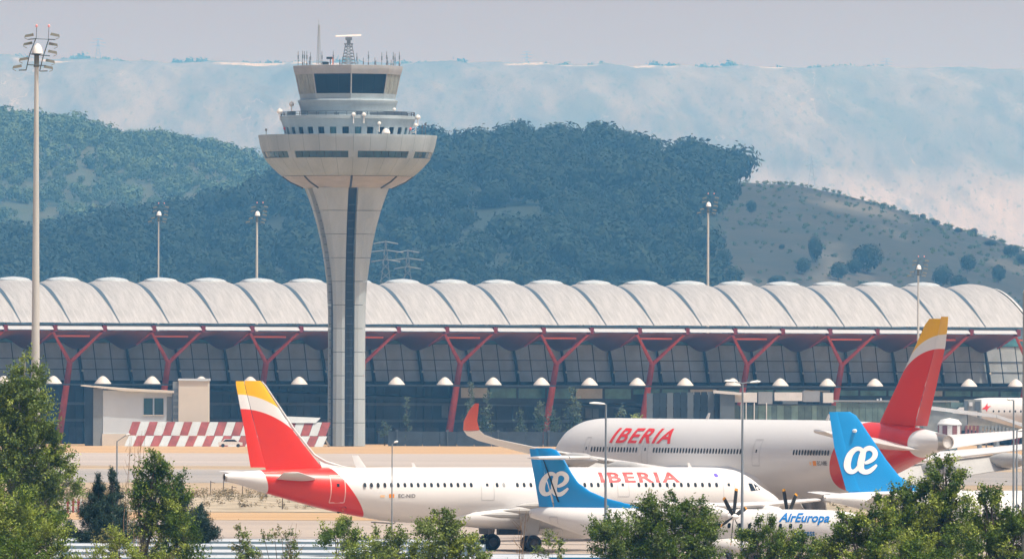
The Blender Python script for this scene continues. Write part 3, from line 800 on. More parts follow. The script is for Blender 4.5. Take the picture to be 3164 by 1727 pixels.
class Plane:
    """aircraft frame: x forward (nose at x=0, tail at -L), y to port, z up"""
    def __init__(s, name, noseF, Dn, rz, tab, L, label, group=None, y0z=None):
        s.tab = tab; s.L = L
        p = at(noseF, 1300, Dn)
        s.nose = Vector((p.x, Dn, 0)); s.rz = rz
        # base of the thing: on the ground under mid fuselage
        s.xo = L * 0.5
        base = s.nose + Matrix.Rotation(rz, 3, 'Z') @ Vector((-s.xo, 0, 0))
        s.root = empty(name, base, rz, label, 'aeroplane', group)
    def add(s, mb, name, m, parent=None, smooth=True, ang=35, shift=True):
        if shift: mb.v = [(v[0] + s.xo, v[1], v[2]) for v in mb.v]
        return mb.obj(name, m, parent or s.root, smooth, ang)
    def world(s, x, y, z): return s.nose + Matrix.Rotation(s.rz, 3, 'Z') @ Vector((x, y, z))
    def sF(s, F, side, z=None):
        """distance aft of the nose of the flank point seen at photograph column F"""
        lo, hi = 0.0, s.L
        def fx(t):
            zt, zb, w = [spline(s.tab, t, j) for j in (1, 2, 3)]
            return proj(s.world(-t, side * w * 0.96, 4.5))[0]
        inc = fx(s.L) > fx(0)
        for _ in range(40):
            m = (lo + hi) / 2
            if (fx(m) > F) == inc: hi = m
            else: lo = m
        return (lo + hi) / 2
    def sect(s, t):
        return [spline(s.tab, t, j) for j in (1, 2, 3)]
    def fuselage(s, m, n=48, step=0.5):
        ts = [0, .05, .15, .3, .5, .75] + list(np.arange(1.0, s.L, step)) + [s.L]
        vs, fs = [], []
        for t in ts:
            zt, zb, w = s.sect(t); zc = (zt + zb) / 2; h = (zt - zb) / 2
            for k in range(n):
                a = 2 * PI * k / n
                vs.append((-t, w * math.sin(a), zc + h * math.cos(a)))
        for i in range(len(ts) - 1):
            for k in range(n):
                k2 = (k + 1) % n
                fs.append((i * n + k, i * n + k2, (i + 1) * n + k2, (i + 1) * n + k))
        fs.append(tuple(range(n))); fs.append(tuple(range((len(ts) - 1) * n, len(ts) * n))[::-1])
        mb = MB(); mb.add(vs, fs)
        s.fus = s.add(mb, 'fuselage', m, smooth=True, ang=60)
        s.bvh = BVHTree.FromPolygons([v.co.copy() for v in s.fus.data.vertices], [tuple(p.vertices) for p in s.fus.data.polygons])
        return s.fus
    def hit(s, t, z, side, bvh=None):
        b = bvh or s.bvh
        h = b.ray_cast(Vector((s.xo - t, side * 30, z)), Vector((0, -side, 0)))
        return h[0]
    def decal(s, polys, name, m, side, parent=None, off=0.02, bvh=None, cut=0.25, split=True):
        """polys: (verts [(t,z)], faces) laid on the flank"""
        vs, fs = polys
        bm = bmesh.new()
        bv = [bm.verts.new((a, 0, b_)) for a, b_ in vs]
        for f in fs:
            try: bm.faces.new([bv[i] for i in f])
            except ValueError: pass
        if split:
            zs = [b_ for a, b_ in vs]
            z = math.floor(min(zs) / cut) * cut
            while z < max(zs):
                bmesh.ops.bisect_plane(bm, geom=bm.verts[:] + bm.edges[:] + bm.faces[:], plane_co=(0, 0, z), plane_no=(0, 0, 1))
                z += cut
        for v in bm.verts:
            h = s.hit(v.co.x, v.co.z, side, bvh)
            if h is None: v.co = Vector((s.xo - v.co.x, side * 0.05, v.co.z))
            else: v.co = Vector((h.x, h.y + side * off, h.z))
        me = bpy.data.meshes.new(name); bm.to_mesh(me); bm.free()
        me.materials.append(m)
        return link(name, me, parent or s.root)
    def foil(s, secs, name, m, parent=None, n=14, te=0.004, smooth=True, front=0.0, rear=1.0):
        """secs: (t_le, y, z, chord, thickness)"""
        vs, fs = [], []
        cs = [front + (rear - front) * (0.5 - 0.5 * math.cos(PI * i / n)) for i in range(n + 1)]
        def th(c, T): return T * 5 * (0.2969 * math.sqrt(c) - 0.126 * c - 0.3516 * c * c + 0.2843 * c ** 3 - 0.1015 * c ** 4) + te
        for i, (t, y, z, ch, T) in enumerate(secs):
            a = secs[max(i - 1, 0)]; b_ = secs[min(i + 1, len(secs) - 1)]
            d = Vector((0, b_[1] - a[1], b_[2] - a[2])).normalized()
            nn = Vector((0, -d.z, d.y))
            up = [Vector((-(t + c * ch), y, z)) + nn * th(c, T) * ch for c in cs]
            dn = [Vector((-(t + c * ch), y, z)) - nn * th(c, T) * ch for c in cs[::-1]]
            vs += up + dn
        M = 2 * (n + 1)
        for i in range(len(secs) - 1):
            for k in range(M):
                k2 = (k + 1) % M
                fs.append((i * M + k, i * M + k2, (i + 1) * M + k2, (i + 1) * M + k))
        fs.append(tuple(range(M))); fs.append(tuple(range((len(secs) - 1) * M, len(secs) * M))[::-1])
        mb = MB(); mb.add(vs, fs)
        return s.add(mb, name, m, parent, smooth, 40)
    def windows(s, ts, z, side, w=0.23, h=0.34, pm=0.0, parent=None):
        n = 12
        t0 = ts[len(ts) // 2]
        poly = ([(t0 + w / 2 * math.copysign(abs(math.cos(2 * PI * k / n)) ** 0.7, math.cos(2 * PI * k / n)), z + h / 2 * math.copysign(abs(math.sin(2 * PI * k / n)) ** 0.7, math.sin(2 * PI * k / n))) for k in range(n)], [tuple(range(n))])
        o = s.decal(poly, 'window', M_win, side, s.fus, off=0.012, split=False)
        me2 = o.data.copy(); me2.materials[0] = M_winb
        for t in ts:
            if t == t0: continue
            q = link('window', me2 if rnd.random() < pm else o.data, s.fus, (t0 - t, 0, 0))
    def rect(s, t0, t1, z0, z1): return ([(t0, z0), (t1, z0), (t1, z1), (t0, z1)], [(0, 1, 2, 3)])
    def ring(s, t0, t1, z0, z1, w=0.05):
        v = [(t0, z0), (t1, z0), (t1, z1), (t0, z1), (t0 + w, z0 + w), (t1 - w, z0 + w), (t1 - w, z1 - w), (t0 + w, z1 - w)]
        return (v, [(0, 1, 5, 4), (1, 2, 6, 5), (2, 3, 7, 6), (3, 0, 4, 7)])
    def wheel(s, t, y, r, w, rim=None, parent=None):
        mb = MB(); mb.lathe([(-w / 2, r * .55), (-w / 2, r * .85), (-w * .38, r * .97), (-w * .15, r), (w * .15, r), (w * .38, r * .97), (w / 2, r * .85), (w / 2, r * .55)], (-t, y, r), axis='y', n=24)
        a = s.add(mb, 'wheel', M_tyre, parent)
        for sg in (-1, 1):
            mb = MB(); mb.lathe([(sg * w * .42, r * .56), (sg * w * .30, r * .40), (sg * w * .45, r * .16), (sg * w * .45, 0.01)], (-t, y, r), axis='y', n=18)
            s.add(mb, 'rim', rim or M_rim, a)
    def engine(s, t0, y, z, r, L, m, parent=None):
        mb = MB(); mb.lathe([(-t0 - L * .18, r * .80), (-t0 - .25, r * .84), (-t0, r * .92), (-t0 - .12, r * .97), (-t0 - L * .15, r * 1.05), (-t0 - L * .4, r * 1.05), (-t0 - L * .75, r * .92), (-t0 - L, r * .72), (-t0 - L + .1, r * .66), (-t0 - L * .8, r * .6)], (0, y, z), axis='x', n=36)
        e = s.add(mb, 'engine', m, parent, ang=50)
        mb = MB(); mb.lathe([(-t0 - L * .78, r * .55), (-t0 - L * 1.08, r * .42), (-t0 - L * 1.25, r * .16), (-t0 - L * 1.3, 0.01)], (0, y, z), axis='x', n=24); s.add(mb, 'exhaust_cone', M_metal, e)
        mb = MB(); mb.lathe([(-t0 - L * .17, r * .80), (-t0 - L * .17, r * .25), (-t0 - L * .05, 0.02)], (0, y, z), axis='x', n=24); s.add(mb, 'fan', M_black, e)
        return e

# lettering: polygons from the built-in typeface
def text_poly(txt, H, W=None, shear=0.0, bold=0.0, space=1.0):
    cu = bpy.data.curves.new('title', 'FONT'); cu.body = txt; cu.resolution_u = 3
    cu.shear = shear; cu.offset = bold; cu.space_character = space
    o = bpy.data.objects.new('title', cu); col.objects.link(o)
    dg = bpy.context.evaluated_depsgraph_get()
    me = bpy.data.meshes.new_from_object(o.evaluated_get(dg))
    bpy.data.objects.remove(o); bpy.data.curves.remove(cu)
    v = np.array([tuple(q.co) for q in me.vertices]); fs = [tuple(p.vertices) for p in me.polygons]
    bpy.data.meshes.remove(me)
    lo, hi = v.min(0), v.max(0)
    k = H / (hi[1] - lo[1]); kx = k if W is None else W / (hi[0] - lo[0])
    return [((a[0] - lo[0]) * kx, (a[1] - lo[1]) * k) for a in v], fs
def place_poly(poly, t_left, z0, dirn):
    """dirn=+1: text runs aft (port side); -1: text runs towards the nose (starboard side)"""
    vs, fs = poly
    return [(t_left + dirn * x, z0 + y) for x, y in vs], fs
# calligraphic joined a-e mark as ribbons of varying width in a 1 x 0.78 box
def ae_logo():
    def rib(pts, ws):
        vs, fs = [], []
        for i, p in enumerate(pts):
            q = pts[min(i + 1, len(pts) - 1)]; o = pts[max(i - 1, 0)]
            d = Vector((q[0] - o[0], q[1] - o[1])).normalized(); nn = Vector((-d.y, d.x))
            vs += [(p[0] + nn.x * ws[i] / 2, p[1] + nn.y * ws[i] / 2), (p[0] - nn.x * ws[i] / 2, p[1] - nn.y * ws[i] / 2)]
        for i in range(len(pts) - 1): fs.append((2 * i, 2 * i + 1, 2 * i + 3, 2 * i + 2))
        return vs, fs
    def cr(pts, n=8):
        out = []
        for i in range(len(pts) - 1):
            p0 = pts[max(i - 1, 0)]; p1 = pts[i]; p2 = pts[i + 1]; p3 = pts[min(i + 2, len(pts) - 1)]
            for k in range(n):
                t = k / n
                out.append(tuple(0.5 * (2 * b + (c - a) * t + (2 * a - 5 * b + 4 * c - d) * t * t + (3 * b - a - 3 * c + d) * t ** 3) for a, b, c, d in zip(p0, p1, p2, p3)))
        return out + [pts[-1]]
    V, F = [], []
    def addr(pts3):
        q = cr(pts3); vs, fs = rib([(a[0], a[1]) for a in q], [a[2] * 1.22 for a in q])
        o = len(V); V.extend(vs); F.extend([tuple(i + o for i in f) for f in fs])
    # a bowl and joined stem
    addr([(0.56, 0.64, .10), (0.46, 0.72, .10), (0.33, 0.71, .11), (0.19, 0.58, .14), (0.11, 0.40, .17), (0.09, 0.22, .17), (0.15, 0.09, .14), (0.27, 0.06, .10), (0.38, 0.14, .09), (0.47, 0.30, .09), (0.50, 0.42, .09)])
    # central stem into the e loop
    addr([(0.57, 0.66, .13), (0.53, 0.50, .16), (0.49, 0.30, .17), (0.50, 0.14, .16), (0.60, 0.055, .12), (0.74, 0.07, .11), (0.88, 0.17, .09), (0.97, 0.26, .05)])
    addr([(0.56, 0.60, .10), (0.64, 0.71, .11), (0.78, 0.74, .12), (0.90, 0.66, .13), (0.92, 0.54, .13), (0.84, 0.42, .11), (0.70, 0.34, .09), (0.60, 0.31, .06)])
    return V, F

def blend(colr, fn): return (colr, fn)
def less(nt, a, b, soft=0.04):
    d = mnode(nt, 'SUBTRACT', b, a)
    return mnode(nt, 'MULTIPLY_ADD', d, 1 / soft, 0.5)
def clamp(nt, a):
    n = nt.nodes.new('ShaderNodeClamp'); nt.links.new(a, n.inputs[0]); return n.outputs[0]

def iberia_mats(nm, L, xo, front, rear, fy, fw, dirtc=0.05):
    """front/rear: (t_top, slope, z_top) of the red zone measured from the tail; fy,fw: (z0, t0, curvature) of the fin bands"""
    def tt(nt, x): return mnode(nt, 'ADD', x, L - xo)       # distance ahead of the tail end (x local, nose at +xo)
    def redf(nt, x, y, z):
        t = tt(nt, x)
        h = mnode(nt, 'SUBTRACT', front[2], z)
        f = mnode(nt, 'MULTIPLY_ADD', h, front[1], front[0])
        r = mnode(nt, 'MULTIPLY_ADD', h, rear[1], rear[0])
        return mnode(nt, 'MULTIPLY', clamp(nt, less(nt, t, f)), clamp(nt, less(nt, r, t)))
    body = zone_mat(nm + '_body_livery', C_WHITE, [(C_RED, redf)], dirt=dirtc)
    def parab(c):
        def g(nt, x, y, z):
            d = mnode(nt, 'SUBTRACT', tt(nt, x), c[1]); d2 = mnode(nt, 'MULTIPLY', d, d)
            return clamp(nt, less(nt, mnode(nt, 'MULTIPLY_ADD', d2, -c[2], c[0]), z))
        return g
    fin = zone_mat(nm + '_fin_livery', C_RED, [(C_WHITE, parab(fw)), (C_YEL, parab(fy))], dirt=dirtc)
    return body, fin

# ------------------------------------------------------------------ narrow-body in red and white livery (parked, nose to the right)
tabA = [  # t, z_top, z_bottom, half width
    (0, 3.50, 3.40, 0.05), (0.4, 3.95, 3.02, 0.5), (1.0, 4.35, 2.72, 0.90), (1.8, 4.80, 2.45, 1.25), (2.8, 5.50, 2.24, 1.58), (4.0, 5.98, 2.10, 1.84), (5.5, 6.15, 2.04, 1.96), (7, 6.17, 2.03, 1.975),
    (28, 6.17, 2.03, 1.975), (31, 6.17, 2.15, 1.96), (34, 6.15, 2.55, 1.85), (37, 6.12, 3.15, 1.6), (40, 6.05, 3.9, 1.2), (42, 5.95, 4.45, 0.85), (43.7, 5.82, 4.95, 0.5), (44.5, 5.72, 5.12, 0.32)]
rzA = R(23.5)
LA = 44.5
A = Plane('airliner', 2413, 857 + 22.25 * math.sin(rzA), rzA, tabA, LA, 'white narrow-body airliner, nose to the right, with yellow, white and red fin')
mBodyA, mFinA = iberia_mats('a', LA, A.xo, (8.0, 0.74, 6.17), (2.6, 0.28, 6.17), (11.45, .95, .097), (10.4, 1.2, .092))
A.fuselage(mBodyA)
T = lambda t: LA - t
# fin: fixed part and rudder
A.foil([(T(7.7), 0, 6.0, 4.55, .10), (T(6.9), 0, 6.9, 4.0, .10), (T(5.3), 0, 8.8, 2.9, .10), (T(3.0), 0, 12.1, 1.5, .10), (T(2.7), 0, 12.45, 1.25, .09)], 'fin', mFinA)
fs_ = [(T(3.12), 0.0, 6.15, 1.25, .16), (T(2.35), 0.0, 8.8, 0.95, .16), (T(1.46), 0.0, 12.1, 0.72, .15), (T(1.40), 0.0, 12.42, 0.68, .14)]
fs_ = [(a, 0, z, c, th) for a, _, z, c, th in fs_]
mb = MB(); lo_ = []
rud = A.foil(fs_, 'rudder', mFinA)
for v in rud.data.vertices:     # rudder turned a few degrees
    xh = A.xo - (T(3.12) + (v.co.z - 6.15) * (T(1.40) - T(3.12)) / 6.27)
    v.co.y += (v.co.x - xh) * 0.16
mb = MB(); mb.add([(-T(10.2), 0, 6.16), (-T(7.5), -.12, 6.15), (-T(7.5), .12, 6.15), (-T(7.3), 0, 6.75), (-T(8.6), 0, 6.30)], [(0, 1, 3, 4), (0, 4, 3, 2), (0, 2, 1)])
A.add(mb, 'dorsal_fairing', M_acw)
mb = MB(); mb.tube([(-T(9.3), 0, 6.2), (-T(7.85), 0, 6.58), (-T(6.98), 0, 7.05), (-T(5.42), 0, 8.85), (-T(3.1), 0, 12.1), (-T(2.8), 0, 12.4)], [.04, .09, .09, .08, .06, .05], 6); A.add(mb, 'fin_leading_edge', M_acw)
for sg in (-1, 1):
    A.foil([(T(7.2), sg * 0.4, 5.25, 3.5, .11), (T(6.5), sg * 1.4, 5.36, 3.0, .11), (T(3.35), sg * 6.1, 5.8, 1.35, .10), (T(3.1), sg * 6.22, 5.82, 1.1, .06)], 'tailplane', M_wing)
mb = MB(); mb.lathe([(-T(0.45), .36), (-T(-.12), .30), (-T(-.12), .22), (-T(.4), .18)], (0, 0, 5.42), axis='x', n=20); A.add(mb, 'exhaust', M_metal)
mb = MB(); mb.lathe([(-T(-.04), .24), (-T(-.04), .01)], (0, 0, 5.42), axis='x', n=16); A.add(mb, 'exhaust_opening', M_black)
# wings, fairing, engines
mb = MB()
vs, fsx = [], []
for t, zt, zb, w in ((15.0, 3.2, 2.3, 1.3), (16.5, 3.5, 1.85, 1.95), (18.5, 3.5, 1.62, 2.2), (21, 3.4, 1.58, 2.25), (23.5, 3.3, 1.62, 2.2), (25.5, 3.1, 1.8, 1.9), (27.5, 2.7, 2.02, 1.0), (28.5, 2.4, 2.1, .4)):
    for k in range(24):
        a = 2 * PI * k / 24; ca, sa = math.cos(a), math.sin(a)
        vs.append((-t, w * math.copysign(abs(sa) ** .7, sa), (zt + zb) / 2 + (zt - zb) / 2 * math.copysign(abs(ca) ** .7, ca)))
for i in range(7):
    for k in range(24): fsx.append((i * 24 + k, i * 24 + (k + 1) % 24, (i + 1) * 24 + (k + 1) % 24, (i + 1) * 24 + k))
fsx += [tuple(range(24)), tuple(range(168, 192))[::-1]]
mb.add(vs, fsx); A.add(mb, 'belly_fairing', M_acw, ang=60)
for sg in (-1, 1):
    w_ = A.foil([(15.3, sg * 1.2, 2.75, 7.3, .12), (17.2, sg * 3.2, 2.95, 5.6, .12), (19.1, sg * 6.4, 3.30, 3.95, .11), (24.4, sg * 16.6, 4.35, 1.65, .10), (25.1, sg * 17.3, 4.7, 1.3, .09), (26.2, sg * 17.7, 6.3, .75, .08), (26.6, sg * 17.8, 6.9, .5, .08)], 'wing', M_wing)
    for yy, tt_, Lf in ((3.6, 22.2, 3.6), (7.2, 22.4, 3.2), (11.2, 23.6, 2.7)):
        mb = MB(); zz = 2.35 + yy * .1
        mb.lathe([(-tt_ + 1.4, .03), (-tt_ + .8, .2), (-tt_ - .3, .30), (-tt_ - Lf * .6, .24), (-tt_ - Lf, .03)], (0, sg * yy, zz), axis='x', n=10); A.add(mb, 'flap_fairing', M_grey, w_)
    e = A.engine(12.9, sg * 5.75, 1.95, 1.12, 4.4, M_acw)
    mb = MB(); mb.hexa([(-14.0, sg * 5.75 - .15, 2.9), (-18.5, sg * 5.75 - .15, 2.6), (-18.5, sg * 5.75 + .15, 2.6), (-14.0, sg * 5.75 + .15, 2.9), (-15.5, sg * 5.75 - .15, 3.35), (-20.0, sg * 5.75 - .15, 3.2), (-20.0, sg * 5.75 + .15, 3.2), (-15.5, sg * 5.75 + .15, 3.35)]); A.add(mb, 'pylon', M_acw)
tg = 21.9
for sg in (-1, 1):
    mb = MB(); mb.tube([(-tg, sg * 3.6, 2.7), (-tg, sg * 3.79, .62)], [.2, .15], 10); mb.tube([(-tg, sg * 3.7, 1.7), (-tg + .1, sg * 2.0, 2.2)], .09, 6); mb.tube([(-tg, sg * 3.3, .62), (-tg, sg * 4.25, .62)], .1, 8)
    g = A.add(mb, 'landing_gear', M_strut)
    A.wheel(tg, sg * 3.33, .62, .42, parent=g); A.wheel(tg, sg * 4.25, .62, .42, parent=g)
    mb = MB(); mb.hexa([(-tg - .75, sg * 4.02, 1.2), (-tg + .45, sg * 4.02, 1.2), (-tg + .45, sg * 4.08, 1.2), (-tg - .75, sg * 4.08, 1.2), (-tg - .95, sg * 3.85, 2.75), (-tg + .7, sg * 3.85, 2.75), (-tg + .7, sg * 3.92, 2.75), (-tg - .95, sg * 3.92, 2.75)]); A.add(mb, 'gear_door', M_grey)
mb = MB(); mb.box(-tg - 1.0, -tg + 1.3, -.25, .25, 1.2, 1.75); A.add(mb, 'gear_door', M_mull, smooth=False)
mb = MB(); mb.tube([(-5.1, 0, 2.3), (-5.1, 0, .4)], .1, 8); g = A.add(mb, 'nose_gear', M_strut)
A.wheel(5.1, -.25, .39, .22, parent=g); A.wheel(5.1, .25, .39, .22, parent=g)
# windows, doors, titles on the starboard side
zw = 4.88
def wrow(P, F0, F1, n, z, side, skip=(), **k):
    t0, t1 = P.sF(F0, side), P.sF(F1, side)
    P.windows([t0 + (t1 - t0) * i / (n - 1) for i in range(n) if i not in skip], z, side, **k)
wrow(A, 1126.5, 1457, 17, zw, -1)
wrow(A, 1537, 1891, 18, zw, -1, skip=(2,), pm=.06)
wrow(A, 1975, 2215, 12, zw, -1)
for F0, F1, z0, z1 in ((1488, 1525, 3.75, 5.65), (1909, 1942, 4.0, 5.6), (2236, 2270, 3.7, 5.6)):
    a, b_ = A.sF(F0, -1), A.sF(F1, -1)
    A.decal(A.ring(a, b_, z0, z1, .045), 'door', M_line, -1, A.fus, off=.012)
    m_ = (a + b_) / 2; A.decal(A.rect(m_ - .1, m_ + .1, zw - .1, zw + .12), 'door_window', M_win, -1, A.fus, off=.012)
a, b_ = A.sF(1024, -1), A.sF(1065, -1)
A.decal(A.ring(a, b_, 3.55, 5.6, .07), 'door', mat('door_edge_pale', (.8, .45, .42), .5), -1, A.fus, off=.012)
A.decal(A.rect((a + b_) / 2 - .1, (a + b_) / 2 + .1, 4.75, 4.98), 'door_window', M_win, -1, A.fus, off=.013)
t_ = A.sF(1072, -1); A.decal(([(t_ + .24 * math.cos(k * PI / 6), 3.05 + .26 * math.sin(k * PI / 6)) for k in range(12)], [tuple(range(12))]), 'outflow_valve', M_black, -1, A.fus, off=.014, split=False)
tL, tR = A.sF(1859, -1), A.sF(2105, -1)
A.decal(place_poly(text_poly('IBERIA', 0.74, abs(tL - tR), bold=.03, space=1.2), tL, 5.07, -1), 'title', M_redpaint, -1, A.fus, off=.03)
tL, tR = A.sF(1230, -1), A.sF(1282, -1)
A.decal(place_poly(text_poly('EC-NID', 0.27, abs(tL - tR), bold=.01), tL, 3.95, -1), 'registration', M_reg, -1, A.fus, off=.02)
A.decal(A.rect(A.sF(1201, -1), A.sF(1217, -1), 3.95, 4.23), 'flag', M_flag, -1, A.fus)
A.decal(A.rect(A.sF(1174, -1), A.sF(1188, -1), 3.98, 4.15), 'emblem', mat('pale_orange', (.85, .55, .3), .5), -1, A.fus)
t_ = A.sF(2221, -1); A.decal(([(t_ + .17 * math.cos(k * PI / 6), 5.58 + .15 * math.sin(k * PI / 6)) for k in range(12)], [tuple(range(12))]), 'emblem', mat('violet_emblem', (.10, .06, .55), .5), -1, A.fus, off=.02, split=False)
# cockpit windows
for F0, F1, za, zb, zc_, zd in ((2320, 2336, 4.42, 4.45, 5.0, 4.98), (2338, 2353, 4.46, 4.50, 4.98, 4.80)):
    a, b_ = A.sF(F0, -1), A.sF(F1, -1)
    A.decal(([(a, za), (b_, zb), (b_ + .22, zd), (a + .12, zc_)], [(0, 1, 2, 3)]), 'cockpit_window', M_win, -1, A.fus, off=.02)
for F0 in (2170, 1317, 1066):
    tt_ = A.sF(F0, -1); mb = MB(); mb.hexa([(-tt_, -.02, 6.14), (-tt_ - .3, -.02, 6.14), (-tt_ - .3, .02, 6.14), (-tt_, .02, 6.14), (-tt_ - .2, -.015, 6.5), (-tt_ - .36, -.015, 6.5), (-tt_ - .36, .015, 6.5), (-tt_ - .2, .015, 6.5)]); A.add(mb, 'antenna', M_acw)
mb = MB(); mb.tube([(-33.0, 0, 2.15), (-31.2, 0, 2.05), (-31.0, 0, 2.25)], .05, 5); A.add(mb, 'drain_mast', M_strut)

# ------------------------------------------------------------------ wide-body in the same livery (behind, nose to the far left)
rzB = PI - R(64)         # heading left and away
LB = 66.8
tabB = [(0, 5.35, 5.2, .06), (.5, 6.1, 4.75, .75), (1.5, 7.1, 4.2, 1.45), (3, 8.3, 3.8, 2.1), (4.5, 9.0, 3.6, 2.5), (6.5, 9.38, 3.46, 2.82), (9, 9.5, 3.42, 2.97), (11, 9.51, 3.41, 2.98),
        (44, 9.51, 3.41, 2.98), (48, 9.5, 3.6, 2.93), (52, 9.45, 4.2, 2.75), (56, 9.35, 5.05, 2.4), (60, 9.15, 6.0, 1.9), (63, 8.9, 6.75, 1.35), (65.5, 8.6, 7.25, .8), (66.8, 8.38, 7.45, .5)]
tailD = 889.0
nD = tailD + LB * math.sin(R(64))
tx = at(2925, 1361, tailD).x; nx = tx - LB * math.cos(R(64))
B = Plane('airliner', CX + nx / nD * FOC, nD, rzB, tabB, LB, 'large white airliner seen obliquely from behind, red rear body and leaning tricolour fin')
mBodyB, mFinB = iberia_mats('b', LB, B.xo, (12.3, 0.62, 9.5), (3.9, 0.0, 9.5), (16.15, .4, .055), (15.05, 1.2, .052), .06)
B.fuselage(mBodyB, n=56, step=.8)
TB = lambda t: LB - t
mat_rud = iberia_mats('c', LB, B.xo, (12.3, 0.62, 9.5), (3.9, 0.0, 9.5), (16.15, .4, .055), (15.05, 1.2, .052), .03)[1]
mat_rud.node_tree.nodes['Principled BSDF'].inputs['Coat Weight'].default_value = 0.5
mFinB.node_tree.nodes['Principled BSDF'].inputs['Coat Weight'].default_value = 0.05
mFinB.node_tree.nodes['Principled BSDF'].inputs['Roughness'].default_value = 0.5
mFinB.node_tree.nodes['Principled BSDF'].inputs['Specular IOR Level'].default_value = 0.15
B.foil([(TB(11.2), 0, 9.0, 5.9, .10), (TB(10.6), 0, 9.7, 5.5, .10), (TB(5.2), 0, 15.2, 3.2, .10), (TB(3.6), 0, 16.9, 2.35, .10), (TB(2.9), 0, 17.35, 1.85, .09)], 'fin', mFinB)
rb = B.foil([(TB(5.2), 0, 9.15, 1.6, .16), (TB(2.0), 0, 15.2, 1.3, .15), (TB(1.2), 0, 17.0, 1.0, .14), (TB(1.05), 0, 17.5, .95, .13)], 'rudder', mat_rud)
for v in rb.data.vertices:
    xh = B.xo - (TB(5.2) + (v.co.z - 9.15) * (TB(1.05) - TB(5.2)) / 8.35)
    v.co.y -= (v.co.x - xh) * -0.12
mb = MB(); mb.lathe([(-TB(1.6), .72), (-TB(.1), .56), (-TB(-.15), .50), (-TB(-.15), .42), (-TB(.6), .38)], (0, 0, 7.93), axis='x', n=24); B.add(mb, 'exhaust', M_metal)
mb = MB(); mb.lathe([(-TB(.02), .42), (-TB(.02), .01)], (0, 0, 7.93), axis='x', n=16); B.add(mb, 'exhaust_opening', M_black)
for sg in (-1, 1):
    tp = B.foil([(TB(11.4), sg * .5, 7.5, 8.6, .10), (TB(10.6), sg * 1.9, 7.65, 7.6, .10), (TB(4.6), sg * 9.1, 8.85, 2.9, .10), (TB(3.8), sg * 9.5, 9.0, 2.0, .07)], 'tailplane', M_acw)
    for v in tp.data.vertices: v.co.z += (v.co.x - (B.xo - TB(6.0))) * 0.07
# port wing with curled red tip, starboard wing plain
M_tip = mat('red_wingtip', (0.80, 0.10, 0.05), 0.4)
for sg in (1, -1):
    w_ = B.foil([(20.5, sg * 1.5, 4.6, 13.5, .12), (23.2, sg * 4.0, 5.0, 11.0, .12), (28.0, sg * 10.5, 5.9, 7.6, .11), (34.8, sg * 20.5, 7.1, 4.9, .10), (39.9, sg * 26.9, 8.0, 3.6, .09), (41.3, sg * 28.4, 8.35, 3.1, .08), (42.0, sg * 29.0, 8.7, 2.8, .08)], 'wing', M_acw)
    B.foil([(42.0, sg * 29.02, 8.72, 2.8, .08), (42.9, sg * 29.4, 9.4, 2.3, .08), (44.0, sg * 29.5, 10.2, 1.6, .08), (44.8, sg * 29.4, 10.75, .7, .07)], 'wing_tip', M_tip, w_)
    for yy, tt_, Lf, zz in ((8.0, 36.0, 6.5, 5.15), (14.0, 38.0, 6.0, 6.0), (19.0, 40.3, 5.0, 6.7)):
        mb = MB(); mb.lathe([(-tt_ + 2.5, .04), (-tt_ + 1.3, .38), (-tt_ - .5, .62), (-tt_ - Lf * .55, .55), (-tt_ - Lf, .04)], (0, sg * yy, zz - .35), axis='x', n=12); B.add(mb, 'flap_fairing', M_grey, w_)
    for (ya, ta, za), (yb, tb_, zb) in (((4.2, 34.2, 4.75), (11.0, 35.6, 5.55)), ((11.3, 35.8, 5.6), (19.8, 39.2, 6.75))):
        mb = MB(); L_ = 2.6
        mb.hexa([(-ta + .2, sg * ya, za - .12), (-tb_ + .2, sg * yb, zb - .12), (-tb_ - L_ * .8, sg * yb, zb - 1.05), (-ta - L_, sg * ya, za - 1.3), (-ta + .2, sg * ya, za + .1), (-tb_ + .2, sg * yb, zb + .1), (-tb_ - L_ * .8, sg * yb, zb - .98), (-ta - L_, sg * ya, za - 1.22)]); B.add(mb, 'flap', M_grey, w_)
    B.engine(18.2, sg * 10.6, 3.2, 1.75, 6.2, M_acw)
    mb = MB(); y_ = sg * 10.6; mb.hexa([(-20.5, y_ - .25, 4.7), (-27, y_ - .25, 4.3), (-27, y_ + .25, 4.3), (-20.5, y_ + .25, 4.7), (-23.5, y_ - .25, 5.5), (-31, y_ - .25, 5.3), (-31, y_ + .25, 5.3), (-23.5, y_ + .25, 5.5)]); B.add(mb, 'pylon', M_acw)
    tg = 34.5
    mb = MB(); mb.tube([(-tg, sg * 4.6, 4.6), (-tg, sg * 5.3, .9)], [.35, .25], 10); mb.tube([(-tg - 1.05, sg * 5.3, .72), (-tg + 1.05, sg * 5.3, .72)], .18, 8); mb.tube([(-tg, sg * 5.0, 3.0), (-tg + 1.4, sg * 3.2, 4.2)], .14, 6)
    g = B.add(mb, 'landing_gear', M_strut)
    for dt in (-1.02, 1.02):
        for dy in (-.62, .62): B.wheel(tg + dt, sg * 5.3 + dy, .7, .5, parent=g)
    mb = MB(); mb.hexa([(-tg - 1.2, sg * 5.9, 1.8), (-tg + 1.0, sg * 5.9, 1.8), (-tg + 1.0, sg * 6.0, 1.8), (-tg - 1.2, sg * 6.0, 1.8), (-tg - 1.6, sg * 5.2, 4.6), (-tg + 1.4, sg * 5.2, 4.6), (-tg + 1.4, sg * 5.3, 4.6), (-tg - 1.6, sg * 5.3, 4.6)]); B.add(mb, 'gear_door', M_grey)
mb = MB(); mb.lathe([(-17, .3), (-20, 2.4), (-24, 3.2), (-36, 3.3), (-40, 2.7), (-45, .6)], (0, 0, 4.9), axis='x', n=28)
